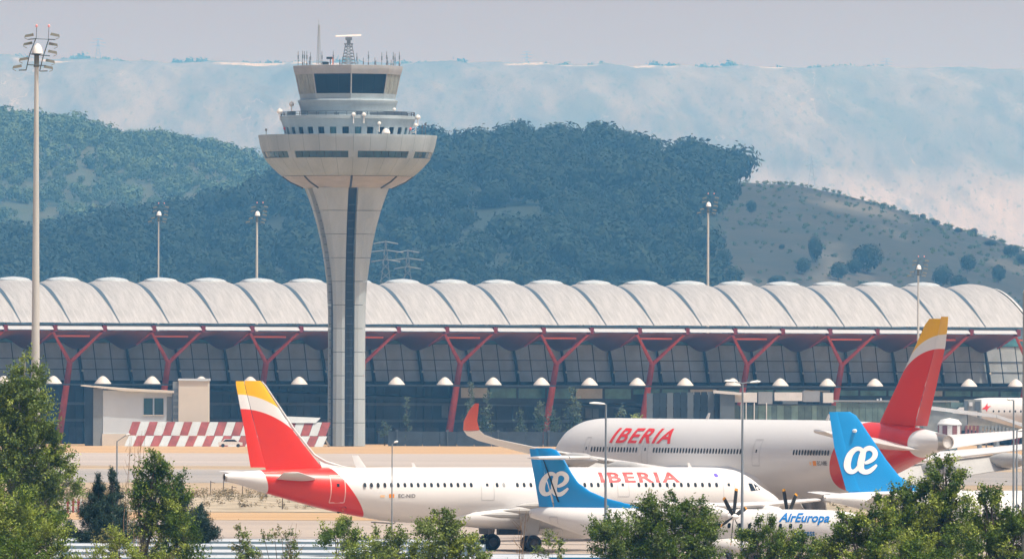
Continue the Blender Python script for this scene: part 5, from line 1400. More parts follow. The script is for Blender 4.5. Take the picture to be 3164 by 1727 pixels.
while x < 2955:
    w = rnd.choice((16, 20, 22))
    pbx('pane', x + .6, x + w - .6, 0, .35, 1252 if x < 2580 else 1242, 1300, rnd.choice((M_gp, M_gp, M_gp2)) if x < 2600 else M_gp, floor=True)
    x += w
pbx('parapet', 2560, 2965, -.3, 15, 1236, 1241, M_greyw)
pbx('grey_block', 2226, 2271, -1.5, 12, 1209, 1300, M_gp3, floor=True)
mb = MB(); mb.hexa([(XP(2205) - o4, -2, ZP(1215)), (XP(2300) - o4, -2, ZP(1222)), (XP(2300) - o4, 3, ZP(1222)), (XP(2205) - o4, 3, ZP(1215)), (XP(2205) - o4, -2, ZP(1206)), (XP(2300) - o4, -2, ZP(1214)), (XP(2300) - o4, 3, ZP(1214)), (XP(2205) - o4, 3, ZP(1206))]); mb.obj('roof', M_pw, pb)
for x0, x1, a, b_, m in ((2272, 2340, 1213, 1243, M_pw), (2344, 2388, 1211, 1248, M_pg), (2394, 2480, 1212, 1238, M_pw), (2482, 2534, 1208, 1241, M_pg), (2544, 2576, 1213, 1244, M_pw), (2420, 2466, 1238.5, 1248, M_gp3)):
    pbx('roof_cabin', x0, x1, -.8, 5, a, b_, m)
pbx('roof_duct', 2340.5, 2343.5, -.6, 4, 1214, 1246, M_dark); pbx('roof_duct', 2536, 2542, -.9, 2, 1210, 1246, M_mull)
for x0 in (2290, 2305, 2330, 2368):
    pbx('column', x0, x0 + 3, -1.2, -.9, 1244, 1300, M_pw, floor=True)
for x0, h in ((2712, 1231), (2722, 1229), (2765, 1233), (2790, 1232)):
    pbx('vent', x0, x0 + 5, 2, 4, h, 1236, M_pw)
for i in range(11):
    x0 = 2000 + i * 21
    mb = MB(); mb.box(XP(x0) - o4, XP(x0 + 19) - o4, 3, 3.3, 0, ZP(1216 - i * .6)); mb.obj('dark_pane', M_dark if i % 3 else M_gp3, pb)  # pane row in the dark glazing and grey block materials
# jet bridge sloping from the pier to the gate
jb = empty('jet_bridge', (at(2990, 1300, 1880).x, 1880, 0), 0, 'grey passenger bridge with corrugated sides and striped wheel drum beyond the wide-body tail', 'jet bridge')
o5 = jb.location.x; SJ = FOC / 1880.0
def XJ(px): return (px - CX) / SJ - o5
def ZJ(py): return at(3000, py, 1880).z
M_cor = mat('corrugated_grey', (0.26, 0.28, 0.28), 0.5, var=.2, scale=.6)
M_tan = mat('tan_panel', (0.34, 0.32, 0.27), 0.6, var=.2, scale=.5)
def quadbox(name, pts, y0, y1, m):
    mb = MB(); a, b_, c, d = [(XJ(x), ZJ(y)) for x, y in pts]
    mb.hexa([(a[0], y0, a[1]), (b_[0], y0, b_[1]), (b_[0], y1, b_[1]), (a[0], y1, a[1]), (d[0], y0, d[1]), (c[0], y0, c[1]), (c[0], y1, c[1]), (d[0], y1, d[1])]); return mb.obj(name, m, jb)
quadbox('tunnel_roof', [(2858, 1264), (3080, 1290), (3080, 1280), (2858, 1252)], -.2, 4, M_pw)
quadbox('tunnel_roof', [(3081, 1290), (3240, 1345), (3240, 1331), (3081, 1280)], -.2, 4, M_pw)
quadbox('tunnel_wall', [(2856, 1330), (2990, 1330), (2990, 1281), (2858, 1266)], 0, 4, M_cor)
quadbox('tunnel_wall', [(2992, 1312), (3160, 1345), (3160, 1325), (2992, 1281)], .1, 4, M_tan)
for i in range(16):
    a = 2982 + i * 11.5
    quadbox('corrugated_panel', [(a, 1348), (a + 7.5, 1348), (a + 9, 1314 + max(0, i - 9) * 3), (a + 1.5, 1314 + max(0, i - 9) * 3)], -1.0 - .1 * (i % 2), 0, M_cor if i > 3 else mat('dull_red_panel', (.22, .09, .09), .6) if i == 0 else bpy.data.materials['dull_red_panel'] if i < 4 else M_cor)
mb = MB(); mb.lathe([(ZJ(1313), 2.0 * 1), (ZJ(1313) + .2, 2.0), (ZJ(1296), 1.4), (ZJ(1291), .05)], (XJ(2934), -2, 0), n=20); mb.obj('rotunda_roof', M_pw, jb, smooth=True)
for i in range(14):
    a = i * 2 * PI / 14; a2 = (i + .92) * 2 * PI / 14
    mb = MB(); p = [(XJ(2934) + 1.9 * math.cos(q), -2 + 1.9 * math.sin(q)) for q in (a, a2)]; p2 = [(XJ(2934) + 1.7 * math.cos(q), -2 + 1.7 * math.sin(q)) for q in (a, a2)]
    mb.hexa([(*p[0], ZJ(1345)), (*p[1], ZJ(1345)), (*p2[1], ZJ(1345)), (*p2[0], ZJ(1345)), (*p[0], ZJ(1314)), (*p[1], ZJ(1314)), (*p2[1], ZJ(1314)), (*p2[0], ZJ(1314))])
    mb.obj('rotunda_panel', bpy.data.materials['dull_red_panel'] if i % 2 else M_pw, jb)
for x in (2934, 3080):
    mb = MB(); mb.tube([(XJ(x), -.5, 0), (XJ(x), -.5, ZJ(1335))], .5, 8); mb.obj('support', M_greyw, jb)
# bridge head at the far airliner
jh = empty('jet_bridge', (at(2990, 1300, 1932).x, 1932, 0), 0, 'blue-grey passenger bridge head docked at the nose of the distant airliner', 'jet bridge')
o6 = jh.location.x; SH_ = FOC / 1932.0
for nm, x0, x1, a, b_, m in (('cabin', 2982, 3034, 1234, 1270, M_cor), ('hood', 2980, 2992, 1238, 1268, M_gp3), ('bellows', 3014, 3030, 1240, 1268, M_gp3), ('window', 2996, 3006, 1242, 1254, M_pw), ('tunnel', 2940, 2981, 1243, 1258, M_gp)):
    mb = MB(); y = 0 if nm in ('cabin', 'tunnel') else -.2
    mb.box((x0 - CX) / SH_ - o6, (x1 - CX) / SH_ - o6, y, y + (3 if y == 0 else .15), at(3000, b_, 1932).z, at(3000, a, 1932).z); mb.obj(nm, m, jh)
mb = MB(); mb.tube([(2, 1, 0), (2, 1, at(3000, 1268, 1932).z)], .4, 8); mb.obj('support', M_greyw, jh)
# small truck near the wingtip on the runway edge
tr = at(2600, 1300, 1300)

# ------------------------------------------------------------------ parking canopies in the foreground
M_can = mat('canopy_sheet', (0.47, 0.50, 0.53), 0.5, var=.05, scale=.3, stretch=(4, .2, 1))
M_cane = mat('canopy_edge', (0.20, 0.29, 0.36), 0.6)
M_canb = mat('canopy_blue', (0.02, 0.16, 0.33), 0.5)
canopies = [(1672, 180, 1480, 'farthest white parking canopy, long ribbed roof left of the round bush', M_cane), (1687, 180, 1500, 'second white parking canopy from the apron', M_cane), (1705, 170, 1260, 'third white parking canopy from the apron, behind the sparse saplings', M_cane), (1722, 160, 1700, 'nearest white parking canopy at the bottom edge of the view', M_cane), (1717, 1475, 2010, 'white canopy with blue edge under the turboprop tail', M_canb)]
for (py, x0, x1, lab, me_) in canopies:
    zc = 4.1
    uy = HOR - py
    D = (HC - zc) * FOC / (py - HOR)
    xa, xb = (x0 - CX) / FOC * D, (x1 - CX) / FOC * D
    c = empty('parking_canopy', ((xa + xb) / 2, D, 0), 0, lab, 'canopy', 'white parking canopies in the foreground')
    half = (xb - xa) / 2
    # sheets of 1.9 m
    n = int(2 * half / 1.9); w = 2 * half / n
    mb = MB(); hw = 4.6
    mb.hexa([(0.01, -hw, -.05), (w - .01, -hw, -.05), (w - .01, 0, .04), (0.01, 0, .04), (0.01, -hw, .0), (w - .01, -hw, .0), (w - .01, 0, .08), (0.01, 0, .08)])
    mb.hexa([(0.01, 0.01, .04), (w - .01, 0.01, .04), (w - .01, hw, -.05), (0.01, hw, -.05), (0.01, 0.01, .08), (w - .01, 0.01, .08), (w - .01, hw, 0), (0.01, hw, 0)])
    sm = mb.mesh('roof_sheet', M_can)
    for i in range(n): link('roof_sheet', sm, c, (-half + i * w, 0, zc + .01 * math.sin(i * 2.1)))
    mb = MB(); mb.box(-half - .05, half + .05, -hw - .12, -hw - .02, zc - .6, zc + .02); mb.obj('front_edge', me_, c)
    mb = MB(); mb.box(-half - .05, half + .05, hw + .02, hw + .12, zc - .25, zc + .04); mb.obj('rear_edge', M_cane, c)
    for i in range(int(2 * half / 6)):
        mb = MB(); mb.tube([(-half + 1 + i * 6, 0, 0), (-half + 1 + i * 6, 0, zc + .03)], .09, 6); mb.obj('post', M_strut, c)

# small clutter on the dry ground
M_fp = mat('weathered_post', (0.13, 0.10, 0.08), 0.9)
for i, (px, py, h) in enumerate(((690, 1512, 2.2), (749, 1512, 2.0), (803, 1545, 2.2), (872, 1560, 1.6), (716, 1530, 1.6), (650, 1520, 1.8))):
    D = HC * FOC / (py + 22 - HOR); b = at(px, py, D); b.z = 0.02
    p = empty('fence_post', b, 0, 'thin dark post on the dry bank, ' + ['directly below the tip of the white tail cone', 'second right of the tail cone tip', 'under the red belly, the taller one', 'under the red belly, the shorter one', 'between the first two below the tail cone', 'leftmost, left of the tail cone tip'][i], 'post', 'thin posts on the dry bank')
    mb = MB(); mb.tube([(0, 0, 0), (0.05, 0, h)], .05, 5); mb.obj('stake', M_fp, p)
    mb = MB(); mb.tube([(0, 0, h - .1), (.5, 0, h - .2)], .03, 4); mb.obj('stay', M_fp, p)
mk = empty('marker_barrier', (at(226, 1565, HC * FOC / (1588 - HOR)).x, HC * FOC / (1588 - HOR), 0), 0, 'low red and white striped marker fence beside the big left tree', 'barrier')
for i in range(7):
    mb = MB(); mb.box(-.85 + i * .25, -.85 + i * .25 + .2, 0, .08, 0, 1.3); mb.obj('slat', M_fr if i % 2 else M_fw, mk)
mb = MB(); mb.box(-.9, .95, .1, .16, .9, 1.05); mb.obj('rail', M_fr, mk)

# power pylons
M_py = mat('pylon_steel', (0.13, 0.15, 0.16), 0.6)
def pylon(px, ytop, D, h, w, label, m=M_py):
    zt = at(px, ytop, D).z; z0 = zt - h; b = at(px, ytop, D)
    p = empty('power_pylon', (b.x, D, z0), 0, label, 'pylon', 'power pylons on the hills')
    mb = MB()
    for sx in (-1, 1):
        for sy in (-1, 1): mb.tube([(sx * w, sy * w, 0), (sx * w * .3, sy * w * .3, h * .6), (0, 0, h)], w * .04, 4)
    for i in range(8):
        f, g = i / 8 * .95, (i + 1) / 8 * .95
        a, c = w * (1 - .95 * f), w * (1 - .95 * g)
        mb.tube([(-a, -a, h * f), (c, -c, h * g)], w * .035, 3); mb.tube([(a, -a, h * f), (-c, -c, h * g)], w * .035, 3)
    mb.obj('lattice', m, p)
    for f, l in ((.95, 1.2), (.84, 1.7), (.72, 1.4)):
        mb = MB(); mb.tube([(-l * w, 0, h * f), (0, 0, h * (f + .03)), (l * w, 0, h * f)], w * .06, 4); mb.obj('cross_arm', m, p)
pylon(1192, 742, 3600, 24, 3.2, 'pale lattice pylon just behind the roof, right of the tower')
pylon(1260, 770, 3650, 22, 3.0, 'second pale lattice pylon behind the roof, farther right from the tower')
M_pyd = mat('far_pylon_steel', (0.22, 0.25, 0.28), 0.5)
pylon(303, 118, 18600, 48, 7, 'faint pylon on the plateau edge left of the tower', M_pyd)
pylon(1628, 158, 18600, 42, 6, 'faint pylon on the plateau edge right of the tower', M_pyd)
pylon(2740, 180, 18600, 38, 6, 'faint pylon on the plateau edge far to the right', M_pyd)
pylon(2508, 480, 13000, 42, 5, 'faint pylon on the pale fields above the bare hill', M_pyd)

# ------------------------------------------------------------------ leaves and trees
def leaf_mat(nm, c, c2, tr=.3, rough=.45, isl=.45, scale=.9):
    return mat(nm, c, rough, scale=scale, c2=c2, trans=tr, island=isl, spec=.3)
L_pop = leaf_mat('poplar_leaf', (0.095, 0.155, 0.022), (0.24, 0.31, 0.09))
L_dark = leaf_mat('dark_leaf', (0.042, 0.095, 0.009), (0.15, 0.225, 0.025))
L_light = leaf_mat('fresh_leaf', (0.19, 0.26, 0.022), (0.36, 0.42, 0.08))
L_yel = leaf_mat('dry_leaf', (0.15, 0.16, 0.05), (0.26, 0.24, 0.10))
L_con = leaf_mat('conifer_needle', (0.018, 0.045, 0.028), (0.04, 0.08, 0.045), tr=.1, isl=.3)
L_far = leaf_mat('far_poplar_leaf', (0.05, 0.09, 0.05), (0.16, 0.20, 0.13), scale=.3)
M_bark = mat('bark', (0.12, 0.10, 0.08), 0.9, var=.3, scale=3)
M_barkp = mat('pale_bark', (0.42, 0.40, 0.36), 0.8, var=.3, scale=3)

def leaves(blobs, dens, leaf, shoot, nl, wind=(0, 0, 0), up=.35, flat=1.0, seed=1, aspect=.75, inner=.3, droop=0.0):
    """blobs: (x, y, z, rx, ry, rz) -> (n,4,3) leaf quads"""
    r = np.random.default_rng(seed)
    out = []
    for (bx_, by_, bz_, rx, ry, rz_) in blobs:
        area = 4 * math.pi * ((rx * rz_) ** 1.6 / 3 + (rx * ry) ** 1.6 / 3 + (ry * rz_) ** 1.6 / 3) ** (1 / 1.6)
        n = max(6, int(area * dens))
        if nl > 1:                      # leafy plumes: shoots gathered in clumps with gaps between
            ncl = max(4, int(area * 1.15)); cd = r.normal(size=(ncl, 3)); cd /= np.linalg.norm(cd, axis=1)[:, None]
            crad = r.uniform(.62, 1.04, ncl)
            k = r.integers(0, ncl, n); d = cd[k]; rad = crad[k]
            ins = r.random(n) < inner
            cs = np.where(ins, .9, 1.0)
            p = d * rad[:, None] * np.array([rx, ry, rz_]) + np.array([bx_, by_, bz_]) + r.normal(size=(n, 3)) * np.array([.13, .13, .11]) * min(1.0, rx * 1.2)
            p = np.where(ins[:, None], np.array([bx_, by_, bz_]) + (p - np.array([bx_, by_, bz_])) * r.uniform(.3, .8, n)[:, None], p)
            pd = cd + np.array([0, 0, up * 1.6]) + np.array(wind) * 1.6 + r.normal(size=(ncl, 3)) * .3
            dirn = pd[k] + r.normal(size=(n, 3)) * .28
        else:
            d = r.normal(size=(n, 3)); d /= np.linalg.norm(d, axis=1)[:, None]
            lob = r.normal(size=(9, 3)); lob /= np.linalg.norm(lob, axis=1)[:, None]
            lump = np.max(d @ lob.T, axis=1)
            rad = 0.72 + 0.30 * np.clip((lump - 0.55) / 0.4, 0, 1)
            ins = r.random(n) < inner
            rad = np.where(ins, rad * r.uniform(.35, .9, n), rad * r.uniform(.86, 1.02, n))
            p = d * rad[:, None] * np.array([rx, ry, rz_]) + np.array([bx_, by_, bz_])
            dirn = d + np.array([0, 0, up]) + np.array(wind) + r.normal(size=(n, 3)) * .35
        dirn /= np.linalg.norm(dirn, axis=1)[:, None]
        ln = shoot * r.uniform(.4, 1.3, n) * min(1.0, .35 + rx)
        t = np.linspace(0, 1, nl)
        base = p[:, None, :] + dirn[:, None, :] * (ln[:, None, None] * t[None, :, None])
        base = base + r.normal(size=base.shape) * leaf * .75
        base[..., 2] -= droop * (t[None, :] ** 2) * ln[:, None]
        out.append(base.reshape(-1, 3))
    P = np.concatenate(out)
    n = len(P)
    a = r.normal(size=(n, 3)) + np.array(wind) * .5; a /= np.linalg.norm(a, axis=1)[:, None]
    nrm = r.normal(size=(n, 3)) + np.array([0.25, -.2, .7]); nrm /= np.linalg.norm(nrm, axis=1)[:, None]
    if nl == 1:
        nrm = d * 1.3 + r.normal(size=(n, 3)) * .45 + np.array([0, 0, .25]); nrm /= np.linalg.norm(nrm, axis=1)[:, None]
        a = np.cross(nrm, r.normal(size=(n, 3))); a /= (np.linalg.norm(a, axis=1)[:, None] + 1e-9)
    b = np.cross(nrm, a); b /= (np.linalg.norm(b, axis=1)[:, None] + 1e-9)
    sz = leaf * r.uniform(.55, 1.25, n)[:, None]
    a = a * sz; b = b * sz * aspect
    fold = nrm * sz * .15
    return np.stack([P - a, P + b * .6 + fold, P + a, P - b * .6 + fold], axis=1)

def pxblobs(bl, D):
    if D < 1000: bl = [(b[0], b[1] + 10) + tuple(b[2:]) for b in bl]
    return pxblobs_(bl, D)
def pxblobs_(bl, D):
    """(px, py, rx, ry[, dy]) in photograph pixels -> local metres about the base"""
    return [(at(b[0], b[1], D).x, (b[4] if len(b) > 4 else 0.0), at(b[0], b[1], D).z, b[2] / (FOC / D), (b[2] * .8 + b[3] * .2) / (FOC / D), b[3] / (FOC / D)) for b in bl]

def tree(name, label, cat, D, basepx, bl, m, dens=9, leaf=.11, shoot=.55, nl=9, trunk_r=.12, bark=None, seed=1, wind=(0, 0, 0), extra=None, group=None, up=.35, inner=.35, limbs=True, ground=0.0, aspect=.75, droop=0.0):
    bx0 = at(basepx, 1600, D).x
    root = empty(name, (bx0, D, ground), 0, label, cat, group)
    if D < 1000:
        leaf *= .62; dens *= 2.3; nl = int(nl * 1.25)
    B_ = [(x - bx0, y, z - ground, rx, ry, rz_) for x, y, z, rx, ry, rz_ in pxblobs(bl, D)]
    V = leaves(B_, dens, leaf, shoot, nl, wind, up, seed=seed, inner=inner, aspect=aspect, droop=droop)
    link('crown', quads_mesh('crown', V, m), root)
    if extra:
        m2, frac = extra
        V2 = leaves(B_, dens * frac, leaf, shoot * 1.15, nl, wind, up, seed=seed + 77, inner=.05, aspect=aspect)
        link('young_leaves', quads_mesh('young_leaves', V2, m2), root)
    mb = MB()
    topb = max(B_, key=lambda b: b[2] + b[5] * .3)
    rr = random.Random(seed)
    path = [(0, 0, 0), (topb[0] * .25 + rr.uniform(-.1, .1), topb[1] * .3, topb[2] * .45), (topb[0] * .7, topb[1] * .7, topb[2] * .8), (topb[0], topb[1], topb[2] + topb[5] * .7)]
    mb.tube(path, [trunk_r, trunk_r * .75, trunk_r * .45, trunk_r * .12], 7)
    if limbs:
        for b in B_:
            if b is topb: continue
            f = rr.uniform(.3, .55); z0 = min(topb[2] * .7, max(.3, b[2] * .6 - .2))
            fx = z0 / max(topb[2], .1)
            st_ = (topb[0] * fx * .7, topb[1] * fx * .7, z0)
            mb.tube([st_, ((st_[0] + b[0]) / 2, (st_[1] + b[1]) / 2, (z0 + b[2]) / 2 - .1), (b[0], b[1], b[2]), (b[0] + rr.uniform(-.3, .3), b[1], b[2] + b[5] * .8)], [trunk_r * .5, trunk_r * .38, trunk_r * .25, trunk_r * .08], 5)
            for q in range(4):
                a = rr.uniform(0, 2 * PI); mb.tube([(b[0], b[1], b[2] - b[5] * .3), (b[0] + b[3] * .8 * math.cos(a), b[1] + b[4] * .8 * math.sin(a), b[2] + b[5] * rr.uniform(0, .7))], [trunk_r * .18, trunk_r * .05], 4, cap=False)
    mb.obj('trunk', bark or M_bark, root, smooth=True)
    return root

def V_(*a): return [tuple(v * 1.2283 if i < 4 else v for i, v in enumerate(b)) for b in a]
# A: tall white poplar at the left edge
tree('poplar_tree', 'tall leafy poplar at the left edge, hiding the foot of the big mast', 'tree', 560, 60,
     V_((62, 925, 30, 42), (75, 985, 36, 45), (50, 1010, 60, 60), (20, 1080, 75, 75), (95, 1060, 36, 52), (68, 1130, 70, 75), (130, 1130, 26, 48), (30, 1180, 60, 90), (120, 1190, 60, 60), (165, 1205, 26, 42), (90, 1255, 70, 60), (-30, 1060, 50, 120), (130, 1280, 35, 50)),
     L_pop, dens=9, leaf=.125, shoot=.6, nl=9, trunk_r=.3, seed=3, wind=(.35, 0, .1), extra=(L_light, .22), bark=M_barkp)
tree('poplar_tree', 'lower poplar thicket filling the bottom left corner under the tall poplar', 'tree', 500, 40,
     V_((10, 1260, 60, 60), (70, 1300, 75, 60), (20, 1345, 70, 60), (110, 1340, 60, 55), (60, 1400, 120, 50), (-20, 1400, 60, 60)),
     L_light, dens=10, leaf=.11, shoot=.55, nl=9, trunk_r=.12, seed=5, wind=(.3, 0, 0), extra=(L_dark, .45))
tree('bush', 'dark green rounded bush in front at the bottom left corner', 'bush', 430, 60,
     V_((40, 1395, 70, 38), (-20, 1385, 50, 40)), L_dark, dens=12, leaf=.10, shoot=.4, nl=8, trunk_r=.08, seed=6)
# conifers
def conifer(px, ytop, ybot, w, D, seed, label, lean=0):
    h = (ybot - ytop)
    bl = []
    n = 9
    for i in range(n):
        f = i / (n - 1)
        bl.append(((px + lean * f) * 1.2283, (ybot - h * f * .96) * 1.2283, (w * 1.15 * (1 - f) ** .8 + 5) * 1.2283, (h / n * 1.1) * 1.2283))
    return tree('conifer', label, 'conifer', D, px * 1.2283, bl, L_con, dens=34, leaf=.115, shoot=.42, nl=8, trunk_r=.1, seed=seed, up=1.0, inner=.3, limbs=False, aspect=.35)
conifer(248, 1195, 1345, 48, 610, 11, 'left-hand dark conifer behind the leaning poplar, with a pointed tip')
conifer(292, 1222, 1350, 42, 605, 12, 'dark conifer between the pointed conifer and the leaning poplar')
conifer(455, 1195, 1345, 50, 612, 13, 'dark conifer to the right of the leaning poplar, below the checkered fence', lean=-8)
conifer(505, 1270, 1350, 32, 606, 14, 'small dark conifer at the right end of the conifer group')
conifer(175, 1305, 1350, 15, 640, 15, 'tiny dark conifer standing alone beside the big left poplar')
conifer(283, 1170, 1300, 9, 600, 17, 'very thin spire-shaped conifer beside the slim lamp')
# leaning poplar
tree('poplar_tree', 'wind-bent poplar with its tip leaning left above the conifers', 'tree', 540, 420,
     V_((393, 1140, 12, 20), (410, 1165, 20, 28), (385, 1195, 38, 38), (425, 1205, 32, 40), (400, 1250, 52, 45), (445, 1265, 32, 45), (420, 1310, 55, 42), (380, 1320, 30, 36), (460, 1345, 45, 40), (440, 1390, 60, 36), (345, 1215, 12, 45)),
     L_dark, dens=10, leaf=.115, shoot=.6, nl=9, trunk_r=.14, seed=8, wind=(-.35, 0, .15), extra=(L_light, .3))
tree('bush', 'light green bush in front of the conifers at the bottom', 'bush', 480, 370,
     V_((300, 1345, 35, 28), (270, 1385, 50, 38), (335, 1385, 45, 35), (220, 1400, 30, 20), (375, 1400, 40, 25)), L_light, dens=9, leaf=.10, shoot=.5, nl=9, trunk_r=.06, seed=9, extra=(L_yel, .2))
# sparse saplings
tree('sapling', 'sparse arching sapling over the white canopies, the left one', 'sapling', 470, 780,
     V_((598, 1328, 9, 14), (612, 1348, 12, 16), (625, 1368, 16, 18), (640, 1390, 22, 20), (600, 1375, 10, 16), (618, 1398, 30, 14)), L_pop, dens=11, leaf=.10, shoot=.4, nl=7, trunk_r=.04, seed=21, wind=(-.4, 0, 0), extra=(L_yel, .3), inner=.2)
tree('sapling', 'sparse sapling with yellowish leaves over the white canopies, right of the arching one', 'sapling', 480, 880,
     V_((690, 1335, 20, 12), (712, 1345, 14, 16), (735, 1352, 12, 20), (750, 1380, 16, 20), (665, 1345, 12, 10), (722, 1395, 24, 14)), L_pop, dens=8, leaf=.09, shoot=.4, nl=7, trunk_r=.04, seed=22, extra=(L_yel, .5), inner=.2)
tree('bush', 'round bush right of the saplings, below the tail of the narrow-body', 'bush', 560, 1060,
     V_((840, 1325, 30, 24), (868, 1330, 34, 28), (850, 1350, 42, 22), (895, 1350, 24, 18)), L_dark, dens=11, leaf=.10, shoot=.4, nl=9, trunk_r=.07, seed=23, extra=(L_light, .35))
tree('bush', 'broad pale green bush between the round bush and the pointed tree', 'bush', 500, 1200,
     V_((965, 1352, 34, 24), (920, 1375, 45, 26), (1005, 1370, 45, 28), (950, 1400, 70, 26), (880, 1400, 40, 18), (1040, 1395, 35, 25)), L_pop, dens=9, leaf=.105, shoot=.5, nl=9, trunk_r=.07, seed=24, extra=(L_light, .3))
tree('poplar_tree', 'pointed young poplar left of the landing gear of the narrow-body', 'tree', 480, 1370,
     V_((1105, 1288, 12, 14), (1112, 1308, 28, 20), (1100, 1330, 44, 24), (1135, 1335, 32, 26), (1075, 1325, 22, 16), (1115, 1365, 55, 30), (1165, 1362, 26, 24), (1190, 1388, 28, 24), (1120, 1400, 60, 22), (1215, 1398, 18, 16)),
     L_pop, dens=10, leaf=.11, shoot=.5, nl=9, trunk_r=.09, seed=25, wind=(.2, 0, 0), extra=(L_light, .35))
tree('sapling', 'small arching sapling just right of the landing gear', 'sapling', 520, 1700,
     V_((1378, 1342, 14, 14), (1392, 1362, 18, 16), (1405, 1380, 16, 12), (1360, 1375, 20, 12)), L_pop, dens=10, leaf=.09, shoot=.35, nl=8, trunk_r=.03, seed=26, wind=(-.2, 0, 0), extra=(L_light, .3))
tree('bush', 'bush left of the tallest middle bush, under the turboprop body', 'bush', 520, 1880,
     V_((1535, 1305, 22, 18), (1520, 1330, 34, 24), (1565, 1335, 34, 28), (1530, 1362, 48, 26), (1580, 1375, 40, 26), (1505, 1365, 22, 20), (1540, 1385, 40, 16)),
     L_dark, dens=10, leaf=.105, shoot=.5, nl=9, trunk_r=.07, seed=27, extra=(L_pop, .4))
tree('bush', 'tallest bush in the middle, its dense crown before the red titles of the narrow-body', 'bush', 500, 2080,
     V_((1640, 1268, 30, 20), (1700, 1262, 30, 20), (1752, 1270, 24, 18), (1625, 1298, 36, 28), (1690, 1302, 52, 36), (1755, 1305, 38, 30), (1600, 1330, 40, 32), (1660, 1340, 60, 40), (1740, 1340, 60, 40), (1780, 1345, 24, 26), (1700, 1385, 90, 34), (1630, 1385, 50, 30), (1775, 1390, 30, 22)),
     L_dark, dens=10, leaf=.11, shoot=.55, nl=9, trunk_r=.12, seed=28, extra=(L_pop, .4))
tree('bush', 'smooth grey-green bush right of the double-armed lamp', 'bush', 540, 2400,
     V_((1895, 1322, 32, 24), (1945, 1325, 32, 26), (1990, 1345, 32, 28), (1900, 1360, 42, 34), (1960, 1370, 55, 36), (2030, 1365, 34, 30), (2065, 1385, 36, 26), (1980, 1400, 90, 20), (1875, 1390, 30, 24)),
     L_dark, dens=11, leaf=.10, shoot=.42, nl=9, trunk_r=.1, seed=29, extra=(L_light, .2), wind=(.3, 0, 0))
tree('poplar_tree', 'largest leafy tree at the bottom right, rising before the wing of the wide-body', 'tree', 520, 2920,
     V_((2372, 1172, 24, 26), (2380, 1205, 40, 32), (2350, 1225, 30, 26), (2395, 1250, 45, 38), (2345, 1265, 40, 32), (2290, 1222, 24, 24), (2270, 1250, 34, 30), (2240, 1255, 26, 28), (2300, 1290, 50, 36), (2380, 1305, 65, 42), (2320, 1345, 75, 42), (2400, 1360, 80, 45), (2250, 1310, 42, 36)),
     L_dark, dens=11, leaf=.115, shoot=.5, nl=9, trunk_r=.2, seed=31, extra=(L_light, .45))
tree('poplar_tree', 'leafy tree at the far bottom right corner behind the thin lamp pair', 'tree', 500, 3080,
     V_((2492, 1228, 20, 26), (2480, 1260, 32, 28), (2505, 1295, 34, 30), (2540, 1310, 36, 28), (2570, 1300, 30, 32), (2480, 1330, 50, 40), (2545, 1355, 55, 45), (2480, 1390, 70, 40), (2600, 1360, 50, 60)),
     L_dark, dens=11, leaf=.11, shoot=.5, nl=9, trunk_r=.16, seed=32, extra=(L_light, .45))
tree('bush', 'front bush with pointed shoots between the turboprop titles and the largest tree', 'bush', 470, 2680,
     V_((2205, 1262, 14, 26), (2180, 1300, 26, 26), (2130, 1300, 20, 26), (2215, 1310, 32, 34), (2150, 1335, 38, 30), (2105, 1345, 24, 26), (2200, 1355, 50, 36), (2130, 1380, 50, 32), (2250, 1385, 70, 34), (2330, 1395, 60, 25), (2090, 1392, 30, 20)),
     L_dark, dens=11, leaf=.11, shoot=.5, nl=9, trunk_r=.1, seed=33, extra=(L_light, .5))
# dry stalks
for (px, n, D, lab) in ((1620, 5, 500, 'dry brown stalks before the landing gear of the narrow-body'), (405, 7, 560, 'tall dry stalks beside the slim lamp on the left'), (900, 5, 500, 'thin dry stalks over the white canopies')):
    b = at(px, 1600, D); root = empty('dry_stalks', (b.x, D, 0), 0, lab, 'dry plant')
    for i in range(n):
        top = at(px, {1620: 1560, 405: 1310, 900: 1590}[px] + rnd.uniform(0, 70), D).z
        x = rnd.uniform(-.35, .35)
        mb = MB(); mb.tube([(x, rnd.uniform(-.3, .3), 0), (x + rnd.uniform(-.1, .1), 0, top * .6), (x + rnd.uniform(-.35, .35), 0, top)], [.022, .016, .006], 4)
        for q in range(5):
            f = rnd.uniform(.6, .97); mb.tube([(x, 0, top * f), (x + rnd.uniform(-.4, .4), 0, top * f + .4)], [.009, .004], 3)
        mb.obj('stalk', mat('dry_stalk', (.26, .17, .10), .9) if i == 0 else bpy.data.materials['dry_stalk'], root)

